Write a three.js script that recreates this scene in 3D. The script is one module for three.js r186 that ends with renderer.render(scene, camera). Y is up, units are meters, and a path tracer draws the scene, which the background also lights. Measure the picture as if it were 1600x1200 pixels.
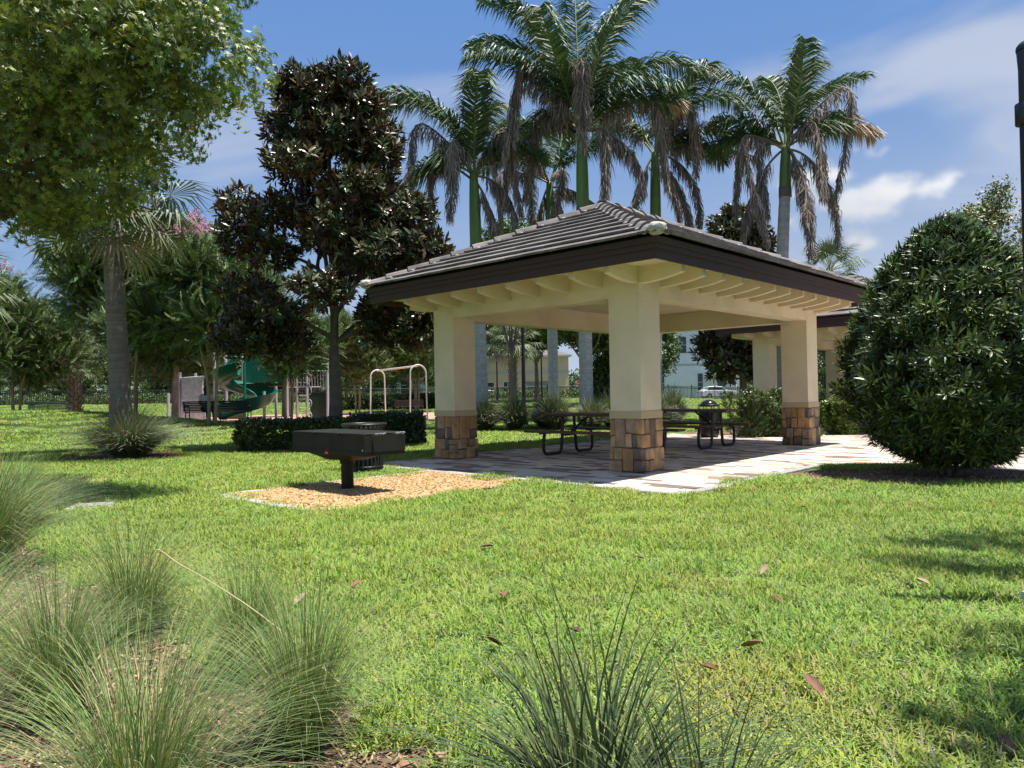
import * as THREE from 'three';
import { mergeGeometries } from 'three/addons/utils/BufferGeometryUtils.js';
import { ImprovedNoise } from 'three/addons/math/ImprovedNoise.js';
import { MarchingCubes } from 'three/addons/objects/MarchingCubes.js';

// ---------- camera, sky, sun, exposure ----------
const scene = new THREE.Scene();
const camera = new THREE.PerspectiveCamera(55.11, 4 / 3, 0.05, 1500);
camera.position.set(0, 1.17, 0);
camera.rotation.set(0.012, 0, -0.0181);
const renderer = new THREE.WebGLRenderer({ antialias: true });
renderer.toneMapping = THREE.LinearToneMapping;
renderer.toneMappingExposure = 1.85;
renderer.shadowMap.enabled = true;
const SUN = new THREE.Vector3(0.775, 3.1, 0.156).normalize();
const sun = new THREE.DirectionalLight(new THREE.Color().setRGB(1, 0.955, 0.88), 5.0);
sun.name = 'sun';
sun.position.copy(SUN).multiplyScalar(120);
sun.castShadow = true;
sun.shadow.mapSize.set(4096, 4096);
Object.assign(sun.shadow.camera, { left: -60, right: 60, top: 60, bottom: -60, near: 1, far: 300 });
scene.add(sun); scene.add(sun.target);

const perlin = new ImprovedNoise();
const fbm = (x, y, z, o = 4) => { let a = 0.5, s = 0, f = 1; for (let i = 0; i < o; i++) { s += a * perlin.noise(x * f, y * f, z * f); a *= 0.5; f *= 2.03; } return s; };
const clamp = (x, a = 0, b = 1) => Math.min(b, Math.max(a, x));
const smooth = (a, b, x) => { const t = clamp((x - a) / (b - a)); return t * t * (3 - 2 * t); };
const mix = (a, b, t) => a + (b - a) * t;
function mulberry(a) { return () => { a |= 0; a = a + 0x6D2B79F5 | 0; let t = Math.imul(a ^ a >>> 15, 1 | a); t = t + Math.imul(t ^ t >>> 7, 61 | t) ^ t; return ((t ^ t >>> 14) >>> 0) / 4294967296; }; }

{ // computed sky: clear blue air, thin cirrus all round, a few small cumulus near the horizon
  const SX = 23.4, SZ = 1.3, SA = -0.06, SKY = 0.385, W = 2048, Hh = 1024, data = new Float32Array(W * Hh * 4);
  const r = mulberry(7), puffs = [[Math.atan2(-1, 0.474), 0.228, 0.078, 0.054]];
  for (let i = 0; i < 11; i++) puffs.push([-Math.PI / 2 + 0.75 + i * 0.47 + r() * 0.2, 0.1 + r() * 0.16, 0.04 + r() * 0.05, 0.03 + r() * 0.02]);
  for (let j = 0; j < Hh; j++) {
    const el = ((j + 0.5) / Hh - 0.5) * Math.PI, y = Math.sin(el), c = Math.cos(el), up = Math.max(y, 0);
    for (let i = 0; i < W; i++) {
      const az = ((i + 0.5) / W - 0.5) * 2 * Math.PI, x = c * Math.cos(az), z = c * Math.sin(az), k = (j * W + i) * 4;
      const t = 1 - Math.exp(-up * 2.95);
      let R = mix(0.57, 0.095, t), G = mix(0.77, 0.325, t), B = mix(1.0, 0.92, t);
      if (y < 0) { R = 0.30; G = 0.32; B = 0.30; } else {
        const q = 1 / (y + 0.16), px = x * q, pz = z * q;
        const wx = fbm(px * 0.7 + 3, 1.7, pz * 0.7, 3) * 1.2, wz = fbm(px * 0.7, 8.1, pz * 0.7 + 5, 3) * 1.2;
        let ci = fbm(px * 0.95 + wx + SX, 0.3, pz * 1.5 + wz + SZ, 7) + 0.3 * fbm(px * 0.4 + 2.2, 4.4, pz * 0.4, 3);
        ci = smooth(SA + 0.06, 0.44, ci) * 0.62 * smooth(0.02, 0.2, y) + 0.55 * (1 - smooth(0.03, 0.42, y)) * smooth(-0.3, 0.3, fbm(px * 0.3, 2, pz * 0.3, 4));
        R = mix(R, 0.98, ci); G = mix(G, 1.02, ci); B = mix(B, 1.12, ci);
        if (el < 0.45) for (const p of puffs) {
          let da = az - p[0]; da -= 2 * Math.PI * Math.round(da / (2 * Math.PI));
          const dx = da / p[2], dy = (el - p[1]) / p[3];
          if (Math.abs(dx) > 2.2 || Math.abs(dy) > 2.2) continue;
          const n = fbm(x * 15 + p[0] * 7, y * 24, z * 15, 6), e = 0.95 - (dx * dx + (dy > 0 ? dy * dy : dy * dy * 1.2)) * 0.75 + n * 2.6;
          const a = smooth(0.1, 1.05, e) * 0.95, sh = clamp(0.5 + dy * 0.45 + n * 0.9 + dx * 0.15);
          R = mix(R, mix(0.8, 1.35, sh), a); G = mix(G, mix(0.87, 1.37, sh), a); B = mix(B, mix(0.98, 1.4, sh), a);
        }
      }
      data[k] = R * SKY; data[k + 1] = G * SKY; data[k + 2] = B * SKY; data[k + 3] = 1;
    }
  }
  const t = new THREE.DataTexture(data, W, Hh, THREE.RGBAFormat, THREE.FloatType);
  t.mapping = THREE.EquirectangularReflectionMapping; t.magFilter = t.minFilter = THREE.LinearFilter; t.needsUpdate = true;
  scene.background = t; scene.environment = t;
}

// ---------- helpers ----------
const taken = new Set();
function numbered(n) { if (!taken.has(n)) { taken.add(n); return n; } for (let i = 1; ; i++) { const m = n + '_' + String(i).padStart(3, '0'); if (!taken.has(m)) { taken.add(m); return m; } } }
function tag(o, label, category, group, kind) { o.userData.label = label; o.userData.category = category; if (group) o.userData.group = group; if (kind) o.userData.kind = kind; return o; }
function thing(name, label, category, x = 0, y = 0, z = 0, turn = 0, group) { const o = new THREE.Group(); o.name = numbered(name); o.position.set(x, y, z); o.rotation.y = turn; scene.add(o); return tag(o, label, category, group); }
function mesh(name, geo, mat, parent) { const m = new THREE.Mesh(geo, mat); m.name = parent === scene ? numbered(name) : name; m.castShadow = m.receiveShadow = true; parent.add(m); return m; }
function struct(name, geo, mat, label, category) { const m = mesh(name, geo, mat, scene); m.userData.kind = 'structure'; if (label) { m.userData.label = label; m.userData.category = category; } return m; }
const V = (x, y, z) => new THREE.Vector3(x, y, z);
const col = (r, g, b) => new THREE.Color().setRGB(r, g, b);
const std = (c, rough = 0.8, extra = {}) => new THREE.MeshStandardMaterial({ color: col(...c), roughness: rough, ...extra });
const leafMat = (rough, trans, extra = {}) => new THREE.MeshPhysicalMaterial({ color: 0xffffff, vertexColors: true, roughness: rough, transmission: trans, thickness: 0, side: THREE.DoubleSide, ...extra });

// grey noise texture: value 1 +- contrast, uv in metres through repeat
function noiseTex(size, seed, base, contrast, oct = 5, stretch = [1, 1], srgb = true, freq = 6) {
  const d = new Uint8Array(size * size * 4), r = mulberry(seed), ox = r() * 50, T = 2 * Math.PI;
  for (let j = 0; j < size; j++) for (let i = 0; i < size; i++) {
    const a = i / size, b = j / size; // tileable on a torus by blending
    const n0 = (u, v) => fbm(u * freq * stretch[0] + ox, v * freq * stretch[1], seed * 1.7, oct);
    const n = (n0(a, b) * (1 - a) + n0(a - 1, b) * a) * (1 - b) + (n0(a, b - 1) * (1 - a) + n0(a - 1, b - 1) * a) * b;
    const g = (r() - 0.5) * contrast * 0.25, k = (j * size + i) * 4;
    for (let c = 0; c < 3; c++) { let v = base[c] * (1 + n * contrast * 2 + g); v = clamp(v); d[k + c] = 255 * (srgb ? Math.pow(v, 1 / 2.2) : v); }
    d[k + 3] = 255;
  }
  const t = new THREE.DataTexture(d, size, size); t.wrapS = t.wrapT = THREE.RepeatWrapping; t.magFilter = THREE.LinearFilter; t.minFilter = THREE.LinearMipmapLinearFilter; t.generateMipmaps = true;
  if (srgb) t.colorSpace = THREE.SRGBColorSpace; t.needsUpdate = true; return t;
}
const rep = (t, x, y) => { const c = t.clone(); c.repeat.set(x, y); c.needsUpdate = true; return c; };

// geometry builder
class GB {
  constructor() { this.p = []; this.i = []; this.c = []; this.u = []; this.col = null; }
  v(x, y, z, u = 0, w = 0) { this.p.push(x, y, z); this.u.push(u, w); if (this.col) this.c.push(...this.col); return this.p.length / 3 - 1; }
  tri(a, b, c) { this.i.push(a, b, c); }
  quad(a, b, c, d) { this.i.push(a, b, c, a, c, d); }
  box(x0, x1, y0, y1, z0, z1) { // own vertices per face, uv in metres
    const f = (a, b, c, d, w, h) => { const q = [this.v(...a, 0, 0), this.v(...b, w, 0), this.v(...c, w, h), this.v(...d, 0, h)]; this.quad(...q); };
    const X = x1 - x0, Y = y1 - y0, Z = z1 - z0;
    f([x0, y0, z1], [x1, y0, z1], [x1, y1, z1], [x0, y1, z1], X, Y); f([x1, y0, z0], [x0, y0, z0], [x0, y1, z0], [x1, y1, z0], X, Y);
    f([x1, y0, z1], [x1, y0, z0], [x1, y1, z0], [x1, y1, z1], Z, Y); f([x0, y0, z0], [x0, y0, z1], [x0, y1, z1], [x0, y1, z0], Z, Y);
    f([x0, y1, z1], [x1, y1, z1], [x1, y1, z0], [x0, y1, z0], X, Z); f([x0, y0, z0], [x1, y0, z0], [x1, y0, z1], [x0, y0, z1], X, Z); return this;
  }
  tube(pts, rad, seg = 8, cap = true) { // pts: Vector3[], rad: number or array
    const n = pts.length, fr = []; let up = V(0, 1, 0); const t0 = pts[1].clone().sub(pts[0]).normalize(); if (Math.abs(t0.y) > 0.9) up = V(1, 0, 0);
    let nx = up.clone().cross(t0).normalize(), len = 0; const base = this.p.length / 3;
    for (let k = 0; k < n; k++) {
      const t = pts[Math.min(n - 1, k + 1)].clone().sub(pts[Math.max(0, k - 1)]).normalize();
      nx.sub(t.clone().multiplyScalar(nx.dot(t))).normalize(); const ny = t.clone().cross(nx); const R = Array.isArray(rad) ? rad[k] : rad;
      if (k) len += pts[k].distanceTo(pts[k - 1]);
      for (let s = 0; s <= seg; s++) { const a = s / seg * Math.PI * 2, c = Math.cos(a) * R, d = Math.sin(a) * R; this.v(pts[k].x + nx.x * c + ny.x * d, pts[k].y + nx.y * c + ny.y * d, pts[k].z + nx.z * c + ny.z * d, s / seg * R * 6.28, len); }
    }
    for (let k = 0; k < n - 1; k++) for (let s = 0; s < seg; s++) { const a = base + k * (seg + 1) + s, b = a + seg + 1; this.quad(a, a + 1, b + 1, b); }
    if (cap) for (const e of [0, n - 1]) { const c0 = this.v(pts[e].x, pts[e].y, pts[e].z); for (let s = 0; s < seg; s++) { const a = base + e * (seg + 1) + s; e ? this.tri(c0, a, a + 1) : this.tri(c0, a + 1, a); } }
    return this;
  }
  // prism: polygon pts (arrays of V) lower and upper rings
  prism(lo, hi) {
    const n = lo.length, f = (ps) => { const q = ps.map((p) => this.v(p.x, p.y, p.z, p.x + p.z, p.y)); for (let k = 1; k < q.length - 1; k++) this.tri(q[0], q[k], q[k + 1]); };
    f(hi); f(lo.slice().reverse()); for (let k = 0; k < n; k++) { const m = (k + 1) % n; f([lo[k], lo[m], hi[m], hi[k]]); } return this;
  }
  geo(flat = false) {
    let g = new THREE.BufferGeometry(); g.setAttribute('position', new THREE.Float32BufferAttribute(this.p, 3)); g.setAttribute('uv', new THREE.Float32BufferAttribute(this.u, 2));
    if (this.c.length) g.setAttribute('color', new THREE.Float32BufferAttribute(this.c, 3)); g.setIndex(this.i); if (flat) g = g.toNonIndexed(); g.computeVertexNormals(); return g;
  }
}
const boxG = (x0, x1, y0, y1, z0, z1) => new GB().box(x0, x1, y0, y1, z0, z1).geo();
const tubeG = (pts, r, s, c) => new GB().tube(pts, r, s, c).geo();
// box with all edges chamfered
function chamfer(w, h, d, c, jit = 0, r = Math.random) {
  const g = new GB(), P = []; const j = () => (r() - 0.5) * 2 * jit;
  for (const sx of [-1, 1]) for (const sy of [-1, 1]) for (const sz of [-1, 1]) {
    const x = sx * w / 2, y = sy * h / 2, z = sz * d / 2, q = [j(), j(), j()];
    P.push([[x + q[0], y - sy * c + q[1], z - sz * c + q[2]], [x - sx * c + q[0], y + q[1], z - sz * c + q[2]], [x - sx * c + q[0], y - sy * c + q[1], z + q[2]]]);
  }
  const id = (sx, sy, sz) => (sx > 0 ? 4 : 0) + (sy > 0 ? 2 : 0) + (sz > 0 ? 1 : 0);
  const face = (L, flip) => { const q = L.map(([n, k]) => g.v(...P[n][k], P[n][k][0] + P[n][k][2], P[n][k][1] + P[n][k][2])); if (flip) q.reverse(); for (let k = 1; k < q.length - 1; k++) g.tri(q[0], q[k], q[k + 1]); };
  for (const s of [-1, 1]) {
    face([[id(s, -1, -1), 0], [id(s, 1, -1), 0], [id(s, 1, 1), 0], [id(s, -1, 1), 0]], s < 0);
    face([[id(-1, s, -1), 1], [id(-1, s, 1), 1], [id(1, s, 1), 1], [id(1, s, -1), 1]], s < 0);
    face([[id(-1, -1, s), 2], [id(1, -1, s), 2], [id(1, 1, s), 2], [id(-1, 1, s), 2]], s < 0);
  }
  for (const a of [-1, 1]) for (const b of [-1, 1]) {
    face([[id(a, b, -1), 0], [id(a, b, -1), 1], [id(a, b, 1), 1], [id(a, b, 1), 0]], a * b < 0);
    face([[id(a, -1, b), 2], [id(a, -1, b), 0], [id(a, 1, b), 0], [id(a, 1, b), 2]], a * b > 0 ? false : true);
    face([[id(-1, a, b), 1], [id(-1, a, b), 2], [id(1, a, b), 2], [id(1, a, b), 1]], a * b < 0);
  }
  for (const a of [-1, 1]) for (const b of [-1, 1]) for (const c2 of [-1, 1]) face([[id(a, b, c2), 0], [id(a, b, c2), 1], [id(a, b, c2), 2]], a * b * c2 < 0);
  return g.geo(true);
}
function curve(pts, n) { return new THREE.CatmullRomCurve3(pts).getPoints(n); }
const Q = new THREE.Quaternion(), M4 = new THREE.Matrix4(), YUP = V(0, 1, 0);
function instanced(name, geo, mat, list, parent, colors) { // list: [pos, quat, scale]
  const m = new THREE.InstancedMesh(geo, mat, list.length); m.name = parent === scene ? numbered(name) : name; m.castShadow = m.receiveShadow = true;
  list.forEach(([p, q, s], k) => { M4.compose(p, q, typeof s === 'number' ? V(s, s, s) : s); m.setMatrixAt(k, M4); if (colors) m.setColorAt(k, colors[k]); });
  m.userData.kind = 'stuff'; parent.add(m); return m;
}

// ---------- terrain ----------
const fenceD = (x) => 64 + (x + 46) * 12 / 76;
const bermH = (x) => x < -44 ? 0.85 : x < -10 ? mix(0.85, 0.5, (x + 44) / 34) : x < 12 ? 0.5 : x < 22 ? mix(0.5, 0.05, (x - 12) / 10) : 0.05;
function H(x, z) {
  const d = -z;
  let h = -0.03 + 0.85 * Math.exp(-Math.pow((x + 17.5) / 6.2, 2) - Math.pow((d - 25.5) / 5.5, 2));
  const k = d - fenceD(x); h += bermH(x) * Math.exp(-Math.pow(k / (k < 0 ? 11 : 7), 2));
  return h;
}
// pavilion frame: u runs from the near column to the left column, v to the right column
const NX = 1.825, NZ = -10.447, TH = 0.759, cT = Math.cos(TH), sT = Math.sin(TH);
const toUV = (x, z) => { const dx = x - NX, dd = -z - 10.447; return [-dx * cT + dd * sT, dx * sT + dd * cT]; };
const fromUV = (u, v) => [NX - u * cT + v * sT, -(10.447 + u * sT + v * cT)];
const A = 4.471, B = 6.511, CW = 0.5306, V2 = 13.0;
function paved(u, v, m = 0) {
  if (u > 4.68 + m) return false;
  if (v < -1.6 - m || v > 24) return false;
  if (u > -1.6 - m) return !(v > 8.6 + m && v < 12.3 - m && u > 1.2 + m);
  if (u < -16) return false;
  // path to the right with a rounded inner corner
  const r = 0.9, cx = -1.6 - r, cv = 3.05 - r; if (v > 3.05 - m) return true; if (u > cx && v > cv && Math.hypot(u - cx, v - cv) > r - m) return true; return false;
}
const inGravel = (u, v, m = 0) => u > 0.72 - m && u < 2.85 + m && v > -4.75 - m && v < -1.6 + m;
const inPlay = (x, d, m = 0) => Math.pow((x + 11.5) / (11 + m), 2) + Math.pow((d - 39.5) / (10.5 + m), 2) < 1;
function bedEdge(d) { return d < 2.3 ? -0.1 + (2.3 - d) * 0.8 : d < 5.5 ? mix(-0.1, -3.4, (d - 2.3) / 3.2) : mix(-3.4, -7.4, (d - 5.5) / 4.5); }
const inBed = (x, d) => d < 10.5 && x < bedEdge(d) + 0.25 * perlin.noise(x * 1.3, d * 1.3, 2);
const inRing = (x, d) => Math.hypot((x + 8.1) / 1.3, (d - 15.4) / 1.25) < 1;
const bushBed = (x, d) => Math.hypot((x - 5.75) / 2.2, (d - 9.75) / 0.95) < 1;
const isLawn = (x, z, m = 0) => { const d = -z, [u, v] = toUV(x, z); return !paved(u, v, m) && !inGravel(u, v, m) && !inPlay(x, d) && !inBed(x, d) && !inRing(x, d) && !bushBed(x, d) && !(u > 1.2 && u < 4.68 && v > 8.6 && v < 12.3); };

const nzFine = noiseTex(256, 3, [1, 1, 1], 0.12, 5);
const nzGrass = noiseTex(512, 5, [0.075, 0.125, 0.022], 0.5, 6);
const nzSoil = noiseTex(512, 11, [0.13, 0.085, 0.05], 0.7, 6);
const nzConc = noiseTex(256, 13, [0.36, 0.345, 0.32], 0.35, 6);
const nzStucco = noiseTex(256, 17, [0.5, 0.5, 0.5], 0.7, 6, [1, 1], false, 24);
{ // one sheet to the horizon, finer near the camera
  const xs = [], ds = []; for (let i = 0; i <= 150; i++) { const t = i / 75 - 1; xs.push(Math.sinh(t * 4.2) / Math.sinh(4.2) * 600); }
  for (let i = 0; i <= 150; i++) { const t = i / 150; ds.push(-30 + 60 * t + 900 * Math.pow(t, 5)); }
  const g = new GB(); for (const d of ds) for (const x of xs) g.v(x, H(x, -d), -d, x / 3, d / 3);
  const n = xs.length; for (let j = 0; j < ds.length - 1; j++) for (let i = 0; i < n - 1; i++) g.quad(j * n + i, j * n + i + 1, (j + 1) * n + i + 1, (j + 1) * n + i);
  struct('ground', g.geo(), new THREE.MeshStandardMaterial({ map: nzGrass, roughness: 1, bumpMap: nzStucco, bumpScale: 0.03 }));
}
// flat sheets a few millimetres over the ground
function sheet(name, pts, y, mat, uvs = 1) { const s = new THREE.Shape(pts.map(([x, z]) => new THREE.Vector2(x, -z))); const g = new THREE.ShapeGeometry(s); g.rotateX(-Math.PI / 2); const p = g.attributes.position, uv = g.attributes.uv; for (let k = 0; k < p.count; k++) { p.setY(k, (typeof y === 'function' ? y(p.getX(k), p.getZ(k)) : y)); uv.setXY(k, p.getX(k) * uvs, p.getZ(k) * uvs); } g.computeVertexNormals(); return struct(name, g, mat); }
const ring = (cx, cd, rx, rd, n = 48, w = 0.06) => Array.from({ length: n }, (_, k) => { const a = k / n * 6.2832, f = 1 + w * perlin.noise(Math.cos(a) * 2, Math.sin(a) * 2, cx); return [cx + Math.cos(a) * rx * f, -(cd + Math.sin(a) * rd * f)]; });
const soilMat = new THREE.MeshStandardMaterial({ map: nzSoil, roughness: 1, bumpMap: nzStucco, bumpScale: 0.02 });
{
  const edge = []; for (let d = 0.2; d <= 10.4; d += 0.3) edge.push([bedEdge(d) + 0.2 + 0.25 * perlin.noise(bedEdge(d) * 1.3, d * 1.3, 2), -d]);
  sheet('planting_bed', [...edge, [-12, -10.4], [-12, 1], [2.5, 1]], -0.02, soilMat, 0.8);
  sheet('planting_bed', ring(-8.1, 15.4, 1.3, 1.25), -0.02, soilMat, 0.8);
  sheet('planting_bed', ring(5.75, 9.75, 2.25, 1.0), -0.02, soilMat, 0.8);
  sheet('planting_bed', [[1.2, 8.6], [4.68, 8.6], [4.68, 12.3], [1.2, 12.3]].map(([u, v]) => fromUV(u, v)), -0.02, soilMat, 0.8);
  sheet('playground_surface', ring(-11.5, 39.5, 11, 10.5, 64, 0.05), (x, z) => Math.max(-0.015, H(x, z) + 0.015), new THREE.MeshStandardMaterial({ map: noiseTex(512, 23, [0.42, 0.25, 0.17], 0.55, 6), roughness: 1 }), 0.5);
  const rd = new GB(); for (let k = 0; k <= 40; k++) { const x = -120 + k * 6.5, d = fenceD(clamp(x, -60, 60)) + 16; rd.v(x, 0.0, -d, x, 0); rd.v(x, 0.0, -(d + 9), x, 9); if (k) { const q = k * 2; rd.quad(q - 2, q, q + 1, q - 1); } }
  struct('road', rd.geo(), new THREE.MeshStandardMaterial({ color: col(0.09, 0.09, 0.09), roughness: 0.95, map: nzFine }));
}

// ---------- paving ----------
{
  const r = mulberry(21), W = 0.15, L = 0.45, gap = 0.006, pieces = [];
  for (let row = 0, v = -1.46; v < 15.6; v += W, row++) {
    let u = 4.54 - r() * L;
    for (let first = true; u > (v > 3.2 ? -9 : -2); first = false) {
      const len = first ? 4.54 - u : L * (r() < 0.25 ? 0.67 : 1); const u1 = first ? 4.54 : u, u0 = first ? u : u1 - len; if (!first) u = u0;
      if (first && len < 0.05) continue;
      const uc = (u0 + u1) / 2, vc = v + W / 2;
      if (!paved(uc, vc, -0.13) || (vc > 8.5 && vc < 12.4 && uc > 1.1)) continue;
      const [x, z] = fromUV(uc, vc); pieces.push([x, z, u1 - u0 - gap, r()]);
    }
  }
  const tones = [[0.56, 0.48, 0.40], [0.46, 0.36, 0.28], [0.25, 0.18, 0.14], [0.60, 0.53, 0.46], [0.17, 0.13, 0.11], [0.52, 0.44, 0.37]];
  const mats = tones.map((t, k) => new THREE.MeshStandardMaterial({ map: noiseTex(128, 31 + k, t, 0.25, 5), roughness: 0.9 }));
  const pick = (t) => t < 0.24 ? 0 : t < 0.42 ? 1 : t < 0.58 ? 2 : t < 0.76 ? 3 : t < 0.87 ? 4 : 5;
  const base = new THREE.Group(); base.name = 'pavement'; base.userData.kind = 'structure'; scene.add(base);
  // bedding under the joints
  const out = [[-1.6, -1.6], [4.68, -1.6], [4.68, 8.6], [1.2, 8.6], [1.2, 12.3], [4.68, 12.3], [4.68, 24], [-16, 24], [-16, 3.05], [-2.5, 3.05]];
  for (let k = 0; k <= 6; k++) { const a = Math.PI / 2 - k / 6 * Math.PI / 2; out.push([-2.5 + 0.9 * Math.cos(a), 2.15 + 0.9 * Math.sin(a)]); }
  const s = new THREE.Shape(out.map(([u, v]) => { const [x, z] = fromUV(u, v); return new THREE.Vector2(x, -z); }));
  const bg = new THREE.ShapeGeometry(s); bg.rotateX(-Math.PI / 2); bg.translate(0, -0.012, 0); const buv = bg.attributes.uv, bp = bg.attributes.position; for (let k = 0; k < bp.count; k++) buv.setXY(k, bp.getX(k), bp.getZ(k));
  mesh('bedding', bg, new THREE.MeshStandardMaterial({ map: noiseTex(128, 40, [0.33, 0.28, 0.23], 0.3), roughness: 1 }), base);
  pieces.sort((a, b) => Math.hypot(a[0], a[1]) - Math.hypot(b[0], b[1]));
  const geos = new Map(), shape = (l) => { const k = Math.round(l * 40); if (!geos.has(k)) geos.set(k, chamfer(l, 0.05, W - gap, 0.004)); return geos.get(k); };
  const rest = mats.map(() => []);
  const turn = -TH;
  pieces.forEach(([x, z, l, t], k) => {
    const m = pick(t), y = -0.025 + (r() - 0.5) * 0.004;
    if (k < 300) { const p = mesh('paver', shape(l), mats[m], base); p.position.set(x, y, z); p.rotation.y = turn; }
    else { const g = shape(l).clone(); g.rotateY(turn); g.translate(x, y, z); rest[m].push(g); }
  });
  const geoAll = mergeGeometries(rest.map((l) => mergeGeometries(l)), true), far = mesh('farther_pavers', geoAll, mats, base); far.userData.kind = 'stuff';
  // grey header course along the edge
  const bm = new THREE.MeshStandardMaterial({ map: noiseTex(128, 44, [0.30, 0.29, 0.285], 0.25), roughness: 0.95 });
  const eg = chamfer(0.295, 0.055, 0.125, 0.004); let n = 0; const eRest = [];
  const line = (u0, v0, u1, v1, ang) => { const len = Math.hypot(u1 - u0, v1 - v0), c = Math.floor(len / 0.3); for (let k = 0; k < c; k++) { const f = (k + 0.5) / c, [x, z] = fromUV(mix(u0, u1, f), mix(v0, v1, f)); const p = mesh('edging_block', eg, bm, base); p.position.set(x, -0.024, z); p.rotation.y = turn + ang; } };
  line(-1.6, -1.535, 4.68, -1.535, 0); line(-1.535, -1.47, -1.535, 2.15, Math.PI / 2); line(4.615, -1.47, 4.615, 8.5, Math.PI / 2); line(-2.5, 3.115, -9, 3.115, 0);
  for (let k = 0; k < 5; k++) { const a = (k + 0.5) / 5 * Math.PI / 2, [x, z] = fromUV(-2.5 + 0.965 * Math.cos(a), 2.15 + 0.965 * Math.sin(a)); const p = mesh('edging_block', eg, bm, base); p.position.set(x, -0.024, z); p.rotation.y = turn + Math.PI / 2 - a; }
}
// gravel pad with concrete edging
{
  const r = mulberry(51), P = (u, v) => fromUV(u, v), cm = new THREE.MeshStandardMaterial({ map: rep(nzConc, 3, 3), roughness: 0.95, bumpMap: nzStucco, bumpScale: 0.004 });
  sheet('gravel_bed', [P(0.72, -4.75), P(2.85, -4.75), P(2.85, -1.6), P(0.72, -1.6)], -0.022, new THREE.MeshStandardMaterial({ map: noiseTex(256, 52, [0.44, 0.29, 0.14], 0.5), roughness: 1 }), 2);
  const strip = (u0, v0, u1, v1, w) => { const [x0, z0] = P(u0, v0), [x1, z1] = P(u1, v1), L = Math.hypot(x1 - x0, z1 - z0), g = chamfer(L, 0.09, w, 0.006); const m = struct('kerb', g, cm); m.position.set((x0 + x1) / 2, -0.042, (z0 + z1) / 2); m.rotation.y = -Math.atan2(z1 - z0, x1 - x0); };
  strip(0.65, -4.8, 2.95, -4.8, 0.12); strip(2.9, -4.73, 2.9, -1.62, 0.1);
  const stone = (() => { const g = new THREE.IcosahedronGeometry(0.013, 0); g.scale(1.5, 0.7, 1); return g; })();
  const L = [], C = [], q = () => new THREE.Quaternion().setFromEuler(new THREE.Euler((r() - 0.5) * 1.4, r() * 6.28, (r() - 0.5) * 1.4));
  for (let k = 0; k < 27000; k++) { const u = 0.72 + r() * 2.12, v = -4.73 + r() * 3.12, [x, z] = P(u, v); L.push([V(x, -0.02 + r() * 0.018, z), q(), 0.6 + r() * 0.95]); const t = r(); C.push(t < 0.55 ? col(0.42, 0.26, 0.105) : t < 0.8 ? col(0.49, 0.345, 0.18) : t < 0.93 ? col(0.25, 0.13, 0.05) : col(0.46, 0.38, 0.27)); }
  tag(instanced('gravel', stone, new THREE.MeshStandardMaterial({ roughness: 0.9 }), L, scene, C), 'tan gravel chips filling the pad under the grill', 'gravel', null, 'stuff');
}
// mulch chips and leaf litter in the beds
{
  const r = mulberry(61), g = new GB(); g.v(-0.03, 0, -0.009); g.v(0.03, 0.004, -0.006); g.v(0.027, 0, 0.009); g.v(-0.026, 0.003, 0.008); g.quad(0, 3, 2, 1); const chip = g.geo(true), L = [], C = [];
  const put = (x, z, y) => { L.push([V(x, y + r() * 0.02, z), new THREE.Quaternion().setFromEuler(new THREE.Euler((r() - 0.5) * 0.9, r() * 6.28, (r() - 0.5) * 0.9)), 0.22 + r() * 0.5]); const t = r(); C.push(t < 0.3 ? col(0.19, 0.105, 0.06) : t < 0.6 ? col(0.32, 0.21, 0.13) : t < 0.85 ? col(0.45, 0.34, 0.22) : col(0.10, 0.065, 0.045)); };
  for (let k = 0; k < 60000; k++) { const d = 0.9 + Math.pow(r(), 1.6) * 9.5, x = bedEdge(d) + 0.3 - r() * 3.6; if (inBed(x, d)) put(x, -d, -0.016); }
  for (let k = 0; k < 4000; k++) { const a = r() * 6.28, q = Math.sqrt(r()); put(-8.1 + Math.cos(a) * q * 1.25, -(15.4 + Math.sin(a) * q * 1.2), -0.016); put(5.75 + Math.cos(a) * q * 2.1, -(9.75 + Math.sin(a) * q * 0.92), -0.016); }
  for (let k = 0; k < 2500; k++) { const [x, z] = fromUV(1.25 + r() * 3.4, 8.65 + r() * 3.6); put(x, z, -0.016); }
  tag(instanced('mulch', chip, new THREE.MeshStandardMaterial({ roughness: 1, side: THREE.DoubleSide }), L, scene, C), 'brown bark mulch and litter in the planting beds', 'mulch', null, 'stuff');
}
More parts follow.
